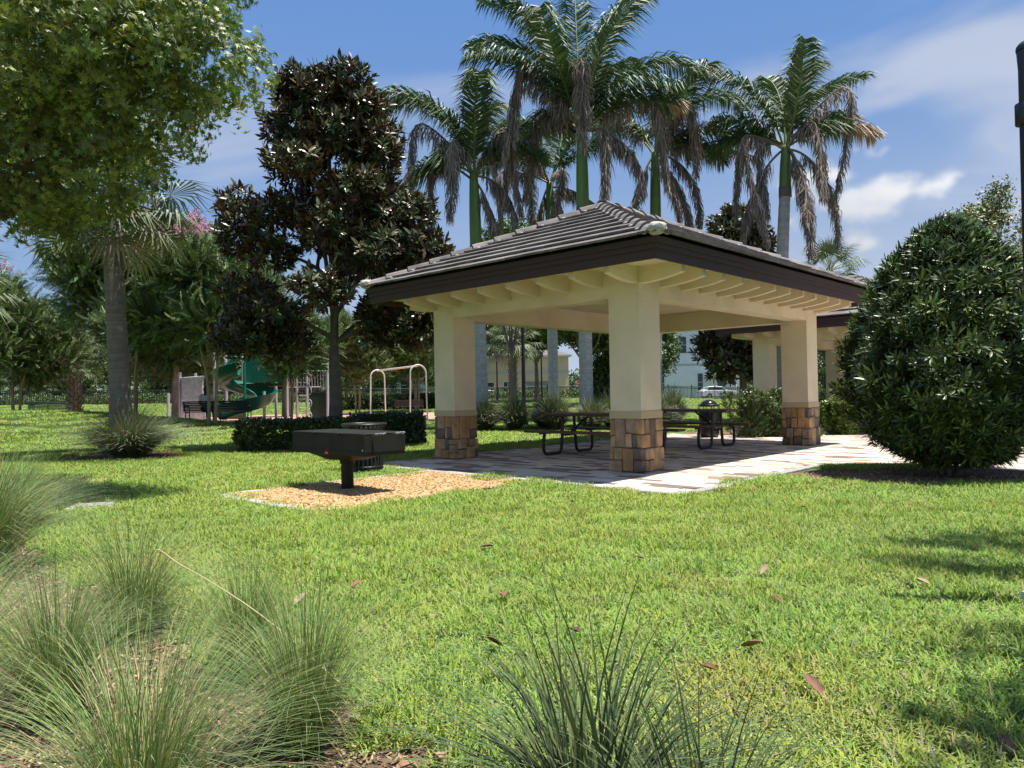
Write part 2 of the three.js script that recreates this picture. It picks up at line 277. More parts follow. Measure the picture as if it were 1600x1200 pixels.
// ---------- lawn blades ----------
{
  const r = mulberry(71);
  const tint = () => { const t = r(); return t < 0.5 ? [0.182 + r() * 0.05, 0.31 + r() * 0.05, 0.02] : t < 0.82 ? [0.285 + r() * 0.05, 0.37 + r() * 0.04, 0.03] : t < 0.955 ? [0.08, 0.18, 0.02] : [0.38, 0.32, 0.15]; };
  const patch = (size, n, w, len, seg2 = true) => {
    const g = new GB();
    for (let k = 0; k < n; k++) {
      g.col = tint(); const x = (r() - 0.5) * size * 1.1, z = (r() - 0.5) * size * 1.1, a = r() * 6.28, l = len * (0.5 + r() * 0.8), th = 0.35 + Math.pow(r(), 0.8) * 0.85, b = th + 0.25 + r() * 0.5;
      const dx = Math.cos(a), dz = Math.sin(a), px = -dz * w * (0.6 + r() * 0.6) / 2, pz = dx * w / 2;
      const x1 = x + dx * Math.sin(th) * l * 0.55, y1 = Math.cos(th) * l * 0.55, z1 = z + dz * Math.sin(th) * l * 0.55, x2 = x1 + dx * Math.sin(b) * l * 0.45, y2 = y1 + Math.cos(b) * l * 0.45, z2 = z1 + dz * Math.sin(b) * l * 0.45;
      const i0 = g.v(x - px, -0.01, z - pz), i1 = g.v(x + px, -0.01, z + pz), i2 = g.v(x1 + px, y1, z1 + pz), i3 = g.v(x1 - px, y1, z1 - pz), i4 = g.v(x2, y2, z2); g.quad(i0, i1, i2, i3); g.tri(i3, i2, i4);
    }
    return g.geo();
  };
  const lm = leafMat(0.78, 0.3);
  const bands = [[0.9, 7.5, 0.36, 0.36, 1300, 0.0062, 0.085, 4], [7.5, 17, 0.55, 0.55, 1300, 0.0085, 0.085, 3], [17, 38, 1.1, 1.1, 1300, 0.016, 0.10, 2], [38, 80, 2.4, 2.4, 1300, 0.03, 0.13, 2]];
  for (const [d0, d1, step, size, n, w, len, nv] of bands) {
    const lists = Array.from({ length: nv }, () => []), cols = Array.from({ length: nv }, () => []);
    for (let d = d0; d < d1; d += step) for (let x = -(0.8 * d + 1.4); x < 0.8 * d + 1.4; x += step) {
      const px = x + (r() - 0.5) * step * 0.3, pd = d + (r() - 0.5) * step * 0.3; if (!isLawn(px, -pd, 0.04 + (step > 0.5 ? step * 0.3 : 0.03))) { if (step > 0.6 || !isLawn(px, -pd, -0.02)) continue; }
      const k = Math.floor(r() * nv), dry = smooth(0.13, 0.42, fbm(px * 0.6, pd * 0.6, 4, 4)), lush = fbm(px * 0.22, pd * 0.22, 9, 2);
      lists[k].push([V(px, H(px, -pd) + 0.008, -pd), new THREE.Quaternion().setFromAxisAngle(YUP, r() * 6.28), V(1, 0.75 + r() * 0.45 - dry * 0.25, 1)]);
      cols[k].push(col((1 + lush * 0.3 + dry * 0.35) * (0.95 + r() * 0.12), (1 + lush * 0.18) * (0.95 + r() * 0.1), 1 + dry * 0.5));
    }
    lists.forEach((l, k) => tag(instanced('lawn_grass', patch(size, n, w, len), lm, l, scene, cols[k]), 'short green lawn grass around the pavilion', 'grass', 'lawn', 'stuff'));
  }
}
// ---------- pavilion ----------
const stuccoT = noiseTex(512, 77, [1, 0.99, 0.975], 0.16, 7, [1, 1], true, 3);
const stuccoM = new THREE.MeshStandardMaterial({ color: col(0.70, 0.61, 0.44), roughness: 0.92, bumpMap: nzStucco, bumpScale: 0.009, map: rep(stuccoT, 0.6, 0.6) });
const bandM = new THREE.MeshStandardMaterial({ color: col(0.47, 0.38, 0.22), roughness: 0.92, bumpMap: nzStucco, bumpScale: 0.004 });
const fasciaM = new THREE.MeshStandardMaterial({ color: col(0.050, 0.027, 0.024), roughness: 0.8, map: rep(nzFine, 0.4, 4) });
const tileMs = [[0.16, 0.145, 0.137], [0.135, 0.12, 0.112], [0.115, 0.102, 0.095], [0.185, 0.168, 0.158]].map((c, k) => new THREE.MeshStandardMaterial({ map: noiseTex(128, 80 + k, c, 0.6, 6), roughness: 0.9, bumpMap: nzStucco, bumpScale: 0.003 }));
const mortarM = new THREE.MeshStandardMaterial({ map: noiseTex(128, 86, [0.40, 0.37, 0.34], 0.45, 5), roughness: 1, bumpMap: nzStucco, bumpScale: 0.006 });
const stoneTones = [[0.46, 0.26, 0.105], [0.38, 0.225, 0.105], [0.26, 0.165, 0.10], [0.13, 0.095, 0.07], [0.50, 0.33, 0.165], [0.42, 0.26, 0.14], [0.33, 0.22, 0.14]];
const stoneMs = stoneTones.map((c, k) => new THREE.MeshStandardMaterial({ map: noiseTex(128, 90 + k, c, 0.6, 6, [1, 1], true, 4), roughness: 0.92, bumpMap: nzStucco, bumpScale: 0.012 }));
const groutM = std([0.16, 0.13, 0.105], 1);
function clipPoly(poly, f) { const out = []; for (let k = 0; k < poly.length; k++) { const a = poly[k], b = poly[(k + 1) % poly.length], fa = f(a), fb = f(b); if (fa >= 0) out.push(a); if ((fa >= 0) !== (fb >= 0)) { const t = fa / (fa - fb); out.push([mix(a[0], b[0], t), mix(a[1], b[1], t)]); } } return out; }
function pavilion(label, seed, near) {
  const [px, pz] = near ? [NX, NZ] : fromUV(0, V2);
  const P = thing('picnic_pavilion', label, 'pavilion', px, 0, pz, -TH, 'picnic pavilions'), r = mulberry(seed);
  const part = (n, g, m) => mesh(n, g, m, P);
  // columns: stone foot, band, stucco shaft
  for (const [cx, cz, seen] of [[-CW / 2, -CW / 2, 1], [-A + CW / 2, -CW / 2, 1], [-CW / 2, -B + CW / 2, 1], [-A + CW / 2, -B + CW / 2, 0]]) {
    const c = mesh('column', boxG(-CW / 2, CW / 2, 0.87, 2.932, -CW / 2, CW / 2), stuccoM, P); c.position.set(cx, 0, cz);
    mesh('band', boxG(-CW / 2 - 0.012, CW / 2 + 0.012, 0.766, 0.872, -CW / 2 - 0.012, CW / 2 + 0.012), bandM, c);
    const e = CW / 2 + 0.008; mesh('mortar_core', boxG(-e + 0.02, e - 0.02, -0.02, 0.766, -e + 0.02, e - 0.02), groutM, c);
    // irregular cut stones wrapped round the core: two bands of uneven piles of one to three stones
    const bands = [[0, 0.365 + (r() - 0.5) * 0.06], [0, 0.766]]; bands[1][0] = bands[0][1];
    for (let f = 0; f < 4; f++) for (const [y0, y1] of bands) {
      const own = (f % 2 === 0) === (y0 === 0), grow = y0 === 0 ? 0.018 : 0.006; let t = -e - grow + (own ? 0 : 0.085); const end = e + grow - (own ? 0 : 0.085);
      while (t < end - 0.02) {
        let w = 0.1 + r() * 0.17; if (end - t - w < 0.1) w = end - t; const n = w < 0.14 ? (r() < 0.45 ? 1 : 2) : r() < 0.22 ? 1 : r() < 0.8 ? 2 : 3; const cut = [y0]; for (let q = 1; q < n; q++) cut.push(mix(y0, y1, (q + (r() - 0.5) * 0.42) / n)); cut.push(y1);
        for (let q = 0; q < n; q++) {
          const split = n > 1 && w > 0.19 && r() < 0.4, fr = 0.35 + r() * 0.3; for (const [s0, s1] of split ? [[0, fr], [fr, 1]] : [[0, 1]]) {
            const ww = w * (s1 - s0), hh = cut[q + 1] - cut[q], dep = 0.1, pr = grow + (r() - 0.35) * 0.026, m = mesh('stone', chamfer(ww - 0.011, hh - 0.011, dep, 0.012, 0.007, r), stoneMs[Math.floor(Math.pow(r(), 0.9) * stoneMs.length)], c), a = f * Math.PI / 2, ox = t + w * (s0 + s1) / 2, oz = e + pr - dep / 2;
            m.position.set(ox * Math.cos(a) + oz * Math.sin(a), (cut[q] + cut[q + 1]) / 2, -ox * Math.sin(a) + oz * Math.cos(a)); m.rotation.y = a;
          }
        }
        t += w;
      }
    }
  }
  // beams between columns, 3 mm inside the column faces
  const bw = 0.35, b0 = 2.527, b1 = 2.93, i3 = 0.003;
  part('beam', boxG(-A + CW, -CW, b0, b1, -bw, -i3), stuccoM); part('beam', boxG(-A + CW, -CW, b0, b1, -B + i3, -B + bw), stuccoM);
  part('beam', boxG(-bw, -i3, b0, b1, -B + CW, -CW), stuccoM); part('beam', boxG(-A + i3, -A + bw, b0, b1, -B + CW, -CW), stuccoM);
  const o = 0.82, x0 = -A - o, x1 = o, z0 = -B - o, z1 = o;
  part('soffit', boxG(x0 + 0.02, x1 - 0.02, 2.933, 2.97, z0 + 0.02, z1 - 0.02), stuccoM);
  // corbels: curved lower edge, square nose
  const cg = (() => { const s = new THREE.Shape(); s.moveTo(0.002, 2.70); s.quadraticCurveTo(0.36, 2.70, 0.69, 2.785); s.lineTo(0.69, 2.932); s.lineTo(0.002, 2.932); s.closePath(); const g = new THREE.ExtrudeGeometry(s, { depth: 0.09, bevelEnabled: true, bevelSize: 0.004, bevelThickness: 0.004, bevelSegments: 1, curveSegments: 6 }); g.translate(0, 0, -0.045); return g; })();
  const corb = (x, z, a) => { const m = part('corbel', cg, stuccoM); m.position.set(x, 0, z); m.rotation.y = a; };
  for (let k = 0; k < 8; k++) { const x = -0.05 - k * (A - 0.1) / 7; corb(x, 0.0, -Math.PI / 2); corb(x, -B, Math.PI / 2); }
  for (let k = 0; k < 12; k++) { const z = -0.05 - k * (B - 0.1) / 11; corb(0, z, 0); corb(-A, z, Math.PI); }
  // fascia board with a deeper crown board above
  const fas = (n, off, y0, y1, th) => { const a0 = x0 - off, a1 = x1 + off, c0 = z0 - off, c1 = z1 + off; part(n, boxG(a0, a1, y0, y1, c1 - th, c1), fasciaM); part(n, boxG(a0, a1, y0, y1, c0, c0 + th), fasciaM); part(n, boxG(a1 - th, a1, y0, y1, c0 + th, c1 - th), fasciaM); part(n, boxG(a0, a0 + th, y0, y1, c0 + th, c1 - th), fasciaM); };
  fas('fascia_board', 0, 2.846, 2.972, 0.04); fas('crown_board', 0.022, 2.972, 3.045, 0.07); fas('crown_board', 0.05, 3.045, 3.118, 0.1);
  // roof deck and tiles
  const oe = o + 0.085, ey = 3.115, hx = A / 2 + oe, hz = B / 2 + oe, ridgeY = 4.56, rise = ridgeY - ey, cs = Math.hypot(hx, rise), cosS = hx / cs, sinS = rise / cs, cx = -A / 2, cz = -B / 2, nC = 10, ex = cs / nC;
  const faces = [ // origin at eave middle, along (a), inward (s), half length
    [V(cx, ey, cz + hz), V(1, 0, 0), V(0, sinS, -cosS), hx, 1], [V(cx + hx, ey, cz), V(0, 0, -1), V(-cosS, sinS, 0), hz, 1],
    [V(cx, ey, cz - hz), V(-1, 0, 0), V(0, sinS, cosS), hx, 0], [V(cx - hx, ey, cz), V(0, 0, 1), V(cosS, sinS, 0), hz, 0]];
  const deck = new GB(); { const a = [V(cx - hx + 0.03, ey, cz + hz - 0.03), V(cx + hx - 0.03, ey, cz + hz - 0.03), V(cx + hx - 0.03, ey, cz - hz + 0.03), V(cx - hx + 0.03, ey, cz - hz + 0.03)], t0 = V(cx, ridgeY - 0.02, cz + hz - hx), t1 = V(cx, ridgeY - 0.02, cz - hz + hx); const id = [...a, t0, t1].map((p) => deck.v(p.x, p.y, p.z)); deck.tri(id[0], id[1], id[4]); deck.quad(id[1], id[2], id[5], id[4]); deck.tri(id[2], id[3], id[5]); deck.quad(id[3], id[0], id[4], id[5]); deck.quad(id[0], id[3], id[2], id[1]); }
  part('roof_deck', deck.geo(true), std([0.05, 0.045, 0.04], 1));
  const restG = tileMs.map(() => []);
  for (const [O, al, sl, half, seen] of faces) {
    const nrm = al.clone().cross(sl).normalize(); if (nrm.y < 0) nrm.negate();
    for (let c = 0; c < nC; c++) {
      const s0 = c * ex - (c ? 0.0 : 0.03), s1 = Math.min(cs, (c + 1) * ex + 0.06), tw = 0.335; let a = -half - r() * 0.1 - (c % 2) * tw / 2;
      for (; a < half; a += tw) {
        let poly = [[a + 0.002, s0], [a + tw - 0.002, s0], [a + tw - 0.002, s1], [a + 0.002, s1]];
        poly = clipPoly(poly, ([q, s]) => half - Math.max(0, s) * cosS * 1 - q); poly = clipPoly(poly, ([q, s]) => q + half - Math.max(0, s) * cosS);
        if (poly.length < 3) continue; let ar = 0; for (let k = 0; k < poly.length; k++) { const b = poly[(k + 1) % poly.length]; ar += poly[k][0] * b[1] - b[0] * poly[k][1]; } if (Math.abs(ar) < 0.008) continue;
        const wob = (r() - 0.5) * 0.006, at = (q, s, h) => O.clone().addScaledVector(al, q).addScaledVector(sl, s).addScaledVector(nrm, h + wob + 0.048 * (1 - (s - s0) / (ex + 0.06)));
        const lo = poly.map(([q, s]) => at(q, s, 0.002)), hi = poly.map(([q, s]) => at(q, s, 0.036)), g = new GB();
        { const flip = al.clone().cross(sl).dot(nrm) < 0; if (flip) { lo.reverse(); hi.reverse(); } } g.prism(lo, hi);
        const mi = Math.floor(r() * tileMs.length), geo = g.geo(true);
        if (near && seen) mesh('roof_tile', geo, tileMs[mi], P); else restG[mi].push(geo);
      }
    }
  }
  const rg = mesh('farther_roof_tiles', mergeGeometries(restG.map((l) => mergeGeometries(l)), true), tileMs, P); rg.userData.kind = 'stuff';
  // hip and ridge caps with mortar under them
  const cap = (p, q, n, first) => {
    const D = q.clone().sub(p), L = D.length(), dir = D.clone().normalize(), side = dir.clone().cross(YUP).normalize(), up = side.clone().cross(dir).normalize(), st = L / n, mg = new GB();
    const at = (t, s, h) => p.clone().addScaledVector(dir, t).addScaledVector(side, s).addScaledVector(up, h);
    for (let k = 0; k < n; k++) {
      const t0 = k * st - 0.01, t1 = t0 + st + 0.05, g = new GB(), prof = [[-0.15, -0.035], [-0.10, 0.03], [-0.045, 0.06], [0.045, 0.06], [0.10, 0.03], [0.15, -0.035]], w = 1 + (r() - 0.5) * 0.04, ids = [];
      for (const [t, lift, sc] of [[t0, 0.052, 1.04], [t1, 0.012, 0.94]]) ids.push(prof.map(([s, h]) => { const v = at(t, s * sc * w, h + lift); return g.v(v.x, v.y, v.z, t, s); }), prof.map(([s, h]) => { const v = at(t, s * sc * w * 0.88, h + lift - 0.03); return g.v(v.x, v.y, v.z, t, s); }));
      for (let i = 0; i < 5; i++) { g.quad(ids[0][i], ids[0][i + 1], ids[2][i + 1], ids[2][i]); g.quad(ids[1][i + 1], ids[1][i], ids[3][i], ids[3][i + 1]); g.quad(ids[0][i + 1], ids[0][i], ids[1][i], ids[1][i + 1]); g.quad(ids[2][i], ids[2][i + 1], ids[3][i + 1], ids[3][i]); }
      g.quad(ids[0][0], ids[2][0], ids[3][0], ids[1][0]); g.quad(ids[2][5], ids[0][5], ids[1][5], ids[3][5]);
      mesh(first ? 'hip_tile' : 'ridge_tile', g.geo(true), tileMs[Math.floor(r() * 4)], P);
      for (const sd of [-1, 1]) { const c = at(t0 + 0.06 + r() * 0.03, sd * 0.15, -0.005), rr = 0.024 + r() * 0.016; const ic = new THREE.IcosahedronGeometry(rr, 1); ic.scale(1.3, 0.8, 1.3); ic.translate(c.x, c.y, c.z); mg.parts = mg.parts || []; mg.parts.push(ic); }
    }
    if (first) { const ic = new THREE.IcosahedronGeometry(0.1, 3), ps = ic.attributes.position; for (let k = 0; k < ps.count; k++) { const n = 1 + 0.22 * perlin.noise(ps.getX(k) * 14, ps.getY(k) * 14, ps.getZ(k) * 14 + seed); ps.setXYZ(k, ps.getX(k) * n * 1.35, ps.getY(k) * n * 0.85, ps.getZ(k) * n * 1.35); } const c = at(0.02, 0, 0.055); ic.translate(c.x, c.y, c.z); mg.parts.push(ic); }
    const mm = mergeGeometries(mg.parts); mm.computeVertexNormals(); mesh('mortar', mm, mortarM, P);
  };
  const R0 = V(cx, ridgeY + 0.03, cz + hz - hx), R1 = V(cx, ridgeY + 0.03, cz - hz + hx), E = 0.05, ye = ey + 0.035;
  cap(V(cx + hx - E, ye, cz + hz - E), R0, 11, true); cap(V(cx - hx + E, ye, cz + hz - E), R0, 11, true); cap(V(cx + hx - E, ye, cz - hz + E), R1, 11, true); cap(V(cx - hx + E, ye, cz - hz + E), R1, 11, true); cap(R0.clone().add(V(0, 0.02, 0.02)), R1.clone().add(V(0, 0.02, 0)), 5, false);
  return P;
}
pavilion('cream stucco picnic pavilion with stone column feet and dark tiled roof, nearest the grill', 101, true);
pavilion('cream picnic pavilion with tiled roof standing farther back behind the rounded bush', 202, false);

// ---------- vegetation ----------
const barkT = noiseTex(256, 120, [0.20, 0.165, 0.13], 0.55, 6, [2, 0.5]), greyBarkT = noiseTex(256, 121, [0.17, 0.145, 0.12], 0.5, 6, [0.6, 3.5]);
const barkM = new THREE.MeshStandardMaterial({ map: barkT, roughness: 1, bumpMap: nzStucco, bumpScale: 0.02 });
const smoothBarkM = new THREE.MeshStandardMaterial({ map: noiseTex(256, 122, [0.33, 0.25, 0.17], 0.4, 6, [2, 0.5]), roughness: 0.9 });
const palmBarkM = new THREE.MeshStandardMaterial({ map: greyBarkT, roughness: 1, bumpMap: nzStucco, bumpScale: 0.01 });
const royalBarkM = new THREE.MeshStandardMaterial({ map: noiseTex(256, 123, [0.40, 0.40, 0.385], 0.45, 6, [0.5, 2.4]), roughness: 0.9, bumpMap: nzStucco, bumpScale: 0.004 });
// one leaf: outline [t along, half width], folded on its midrib, laid from p along dir with normal n
function leaf(g, p, dir, n, len, prof, fold = 0.15, droop = 0.1, under) {
  const s = dir.clone().cross(n).normalize(), L = [], C = [], R = [];
  for (const [t, w] of prof) { const c = p.clone().addScaledVector(dir, t * len).addScaledVector(n, -droop * t * t * len); C.push(c); L.push(c.clone().addScaledVector(s, w * len).addScaledVector(n, w * len * fold)); R.push(c.clone().addScaledVector(s, -w * len).addScaledVector(n, w * len * fold)); }
  const put = (off) => { const a = (v) => g.v(v.x - n.x * off, v.y - n.y * off, v.z - n.z * off); const l = L.map(a), c = C.map(a), q = R.map(a); for (let k = 0; k < prof.length - 1; k++) { if (prof[k][1] > 0 && prof[k + 1][1] > 0) { g.quad(c[k], c[k + 1], l[k + 1], l[k]); g.quad(q[k], q[k + 1], c[k + 1], c[k]); } else if (prof[k][1] > 0) { g.tri(c[k], c[k + 1], l[k]); g.tri(q[k], c[k + 1], c[k]); } else { g.tri(c[k], c[k + 1], l[k + 1]); g.tri(c[k], q[k + 1], c[k + 1]); } } };
  put(0); if (under) { const keep = g.col; g.col = under; put(0.003); g.col = keep; }
}
const ELL = [[0, 0], [0.3, 0.17], [0.65, 0.15], [1, 0]], OVAL = [[0, 0], [0.35, 0.22], [0.7, 0.19], [1, 0]], NARROW = [[0, 0], [0.35, 0.11], [0.7, 0.09], [1, 0]];
const rdir = (r) => { const z = r() * 2 - 1, a = r() * 6.283, q = Math.sqrt(1 - z * z); return V(q * Math.cos(a), z, q * Math.sin(a)); };
const vary = (c, r, k = 0.25) => { const f = 1 + (r() - 0.5) * 2 * k; return [c[0] * f * (1 + (r() - 0.5) * k), c[1] * f, c[2] * f]; };
// twigs
function twigMaple(r, pal) { const g = new GB(); for (let k = 0; k < 10; k++) { g.col = vary(pal[Math.floor(r() * pal.length)], r); const t = k / 10, p = V((r() - 0.5) * 0.16, t * 0.34, (r() - 0.5) * 0.16), a = r() * 6.28, dir = V(Math.cos(a) * 0.8, -0.35 - r() * 0.6, Math.sin(a) * 0.8).normalize(), n = V(Math.cos(a) * 0.5, 1, Math.sin(a) * 0.5).normalize(); n.addScaledVector(dir, -n.dot(dir)).normalize(); const s = dir.clone().cross(n), len = 0.08 + r() * 0.045, c0 = g.v(p.x, p.y, p.z), lob = [[-1.35, 0.62], [-0.95, 0.34], [-0.62, 0.86], [-0.28, 0.42], [0, 1], [0.28, 0.42], [0.62, 0.86], [0.95, 0.34], [1.35, 0.62]], ids = lob.map(([an, q]) => { const v = p.clone().addScaledVector(dir, Math.cos(an) * q * len).addScaledVector(s, Math.sin(an) * q * len).addScaledVector(n, -0.12 * q * len * Math.abs(an)); return g.v(v.x, v.y, v.z); }); for (let i = 0; i < 8; i++) g.tri(c0, ids[i], ids[i + 1]); } return g.geo(); }
function twigWhorl(r, pal, under, len = 0.16, n = 10, prof = ELL) { const g = new GB(); for (let k = 0; k < n; k++) { g.col = vary(pal[Math.floor(r() * pal.length)], r); const a = k * 2.4 + r() * 0.5, e = 0.25 + (k / n) * 0.9 + (r() - 0.5) * 0.3, dir = V(Math.cos(a) * Math.cos(e), Math.sin(e), Math.sin(a) * Math.cos(e)), nn = V(-Math.cos(a) * Math.sin(e), Math.cos(e), -Math.sin(a) * Math.sin(e)); leaf(g, V(0, k / n * len * 0.8, 0).addScaledVector(dir, 0.015), dir, nn, len * (0.75 + r() * 0.5), prof, 0.25, 0.12, under && vary(under, r, 0.2)); } return g.geo(); }
function twigShoot(r, pal, L = 0.75, pairs = 13, len = 0.06) { const g = new GB(); for (let k = 0; k < pairs; k++) { const t = (k + 0.6) / pairs, p = V(L * 0.35 * t * t, L * t * (1 - 0.18 * t), 0); for (const s of [-1, 1]) { g.col = vary(pal[Math.floor(r() * pal.length)], r); const dir = V(0.25, 0.35 + r() * 0.3, s).normalize(), n = V(0.8, 0.5, s * 0.1 + (r() - 0.5) * 0.5).normalize(); n.addScaledVector(dir, -n.dot(dir)).normalize(); leaf(g, p, dir, n, len * (0.8 + r() * 0.5) * (1.15 - 0.5 * t), OVAL, 0.12, 0.2); } } g.col = [0.16, 0.12, 0.07]; g.tube([V(0, 0, 0), V(L * 0.09, L * 0.48, 0), V(L * 0.33, L * 0.8, 0)], 0.004, 3, false); return g.geo(); }
function twigClump(r, pal, R = 0.3, n = 22, len = 0.1) { const g = new GB(); for (let k = 0; k < n; k++) { g.col = vary(pal[Math.floor(r() * pal.length)], r); const p = rdir(r).multiplyScalar(R * Math.cbrt(r())), dir = rdir(r); dir.y -= 0.2; dir.normalize(); const n2 = rdir(r); n2.y = Math.abs(n2.y) + 0.6; n2.addScaledVector(dir, -n2.dot(dir)).normalize(); leaf(g, p, dir, n2, len * (0.7 + r() * 0.6), OVAL, 0.15, 0.15); } return g.geo(); }
// crown: twigs scattered through lumpy lobes. lobes: [x,y,z, rx,ry,rz]
function lobes(r, cx, cy, cz, rx, ry, rz, n, s = 0.45) { const L = []; for (let k = 0; k < n; k++) { const d = rdir(r).multiplyScalar(0.35 + 0.5 * Math.sqrt(r())); L.push([cx + d.x * rx, cy + d.y * ry, cz + d.z * rz, rx * s * (0.7 + r() * 0.6), ry * s * (0.6 + r() * 0.5), rz * s * (0.7 + r() * 0.6)]); } return L; }
function scatter(r, L, n, out, upw, smin, smax, shell = 0.55, jit = 0.5) {
  const list = [], vol = L.map((l) => Math.pow(l[3] * l[4] * l[5], 0.7)), tot = vol.reduce((a, b) => a + b, 0);
  L.forEach((l, i) => { const c = Math.round(n * vol[i] / tot); for (let k = 0; k < c; k++) { const d = rdir(r), q = Math.pow(shell + (1 - shell) * r(), 0.8), p = V(l[0] + d.x * l[3] * q, l[1] + d.y * l[4] * q, l[2] + d.z * l[5] * q), dir = d.clone().multiplyScalar(out).add(V(0, upw, 0)).addScaledVector(rdir(r), jit).normalize(); list.push([p, new THREE.Quaternion().setFromUnitVectors(YUP, dir).multiply(new THREE.Quaternion().setFromAxisAngle(YUP, r() * 6.28)), smin + r() * (smax - smin)]); } });
  return list;
}
function limb(parent, r, a, b, r0, r1, mat, name = 'limb', bend = 0.15) { const L = a.distanceTo(b), m1 = a.clone().lerp(b, 0.35).add(V((r() - 0.5) * L * bend, L * bend * 0.5, (r() - 0.5) * L * bend)), m2 = a.clone().lerp(b, 0.7).add(V((r() - 0.5) * L * bend, L * bend * 0.4, (r() - 0.5) * L * bend)), p = curve([a, m1, m2, b], 9); return mesh(name, tubeG(p, p.map((_, k) => mix(r0, r1, k / 9)), 7, true), mat, parent); }
const tints = (r, n, a = 0.2) => Array.from({ length: n }, () => { const f = 1 + (r() - 0.5) * 2 * a; return col(f * (1 + (r() - 0.5) * a), f, f); });
const magM = leafMat(0.34, 0), broadM = leafMat(0.5, 0.3), bushM = leafMat(0.36, 0.12), mapleM = leafMat(0.55, 0.54);
const GREEN = [[0.055, 0.105, 0.022], [0.075, 0.135, 0.03], [0.10, 0.165, 0.035]];
function tree(name, label, cat, x, d, o, group) { // generic broadleaf tree
  const r = mulberry(o.seed), y = o.y ?? H(x, -d), T = thing(name, label, cat, x, y, -d, 0, group), L = o.lobes ? o.lobes(r) : lobes(r, o.cx || 0, o.cy, 0, o.rx, o.ry, o.rz || o.rx, o.n || 12);
  const h = o.fork ?? o.cy * 0.55, p = curve([V(0, -0.08, 0), V(o.lean * 0.3 || 0.03, h * 0.45, 0.03), V(o.lean || 0, h, 0)], 8); mesh('trunk', tubeG(p, p.map((_, k) => o.tr * (1.25 - 0.5 * k / 8) * (k ? 1 : 1.25)), 10), o.bark || barkM, T);
  if (o.top) limb(T, r, p[8], V(o.cx || 0, o.top, 0), o.tr * 0.72, 0.02, o.bark || barkM, 'trunk_leader', 0.03);
  const top = p[8]; L.slice(0, o.limbs ?? 7).forEach((l) => { const yy = o.top ? Math.min(l[1] - 0.5, mix(h, o.top, r() * 0.7)) : top.y - 0.1; limb(T, r, V(mix(top.x, o.cx || 0, o.top ? (yy - h) / (o.top - h) : 0), yy, 0), V(l[0], l[1], l[2]), o.tr * 0.42, 0.012, o.bark || barkM); });
  const list = scatter(r, L, o.count, o.out ?? 0.8, o.up ?? 0.4, o.smin ?? 0.8, o.smax ?? 1.2, o.shell ?? 0.5), half = Math.ceil(list.length / o.twigs.length);
  o.twigs.forEach((t, k) => { const part = list.filter((_, i) => i % o.twigs.length === k); instanced('crown', t, o.mat, part, T, tints(r, part.length)); }); return T;
}
{ // broad maple reaching in from the upper left
  const r = mulberry(301), pal = [[0.16, 0.24, 0.032], [0.20, 0.28, 0.04], [0.25, 0.32, 0.05], [0.12, 0.19, 0.028]], pal2 = [[0.34, 0.37, 0.06], [0.26, 0.32, 0.05], [0.38, 0.27, 0.07]];
  tree('maple_tree', 'maple tree with drooping lobed leaves filling the upper left corner', 'tree', -7.3, 9.0, { seed: 302, cy: 6.1, fork: 3.3, lean: 0.5, tr: 0.17, limbs: 16, bark: barkM, mat: mapleM, count: 6000, out: 0.5, up: 0.15, smin: 0.6, smax: 1.0, shell: 0.62, twigs: [twigMaple(r, pal), twigMaple(r, pal), twigMaple(r, pal), twigMaple(r, pal2)],
    lobes: (q) => [[1.5, 5.5, 0.3, 2.0, 1.2, 1.9], [0.2, 5.4, 0.3, 2.0, 1.4, 1.9], [3.1, 5.35, 0.2, 1.15, 0.6, 1.1], [3.75, 5.1, 0.1, 0.75, 0.42, 0.7], [2.7, 4.6, 0.1, 0.95, 0.5, 0.9], [2.1, 4.0, 0.3, 1.0, 0.55, 0.9], [1.2, 3.8, 0, 1.0, 0.5, 1.0], [0.1, 3.8, 0.3, 1.1, 0.55, 1.0], [-0.9, 4.1, 0.2, 1.5, 1.0, 1.4], [2.4, 6.2, -0.3, 1.2, 0.6, 1.1], [2.6, 5.2, 0.8, 1.2, 0.8, 1.1], [0.9, 6.5, 0, 1.4, 0.5, 1.4], [1.9, 3.65, 0, 0.7, 0.3, 0.6], [3.3, 6.2, 0.3, 0.9, 0.6, 0.9], [0.8, 4.6, -1.4, 1.4, 0.9, 1.2], [2.0, 5.4, 1.2, 1.5, 1.1, 1.2]] });
}
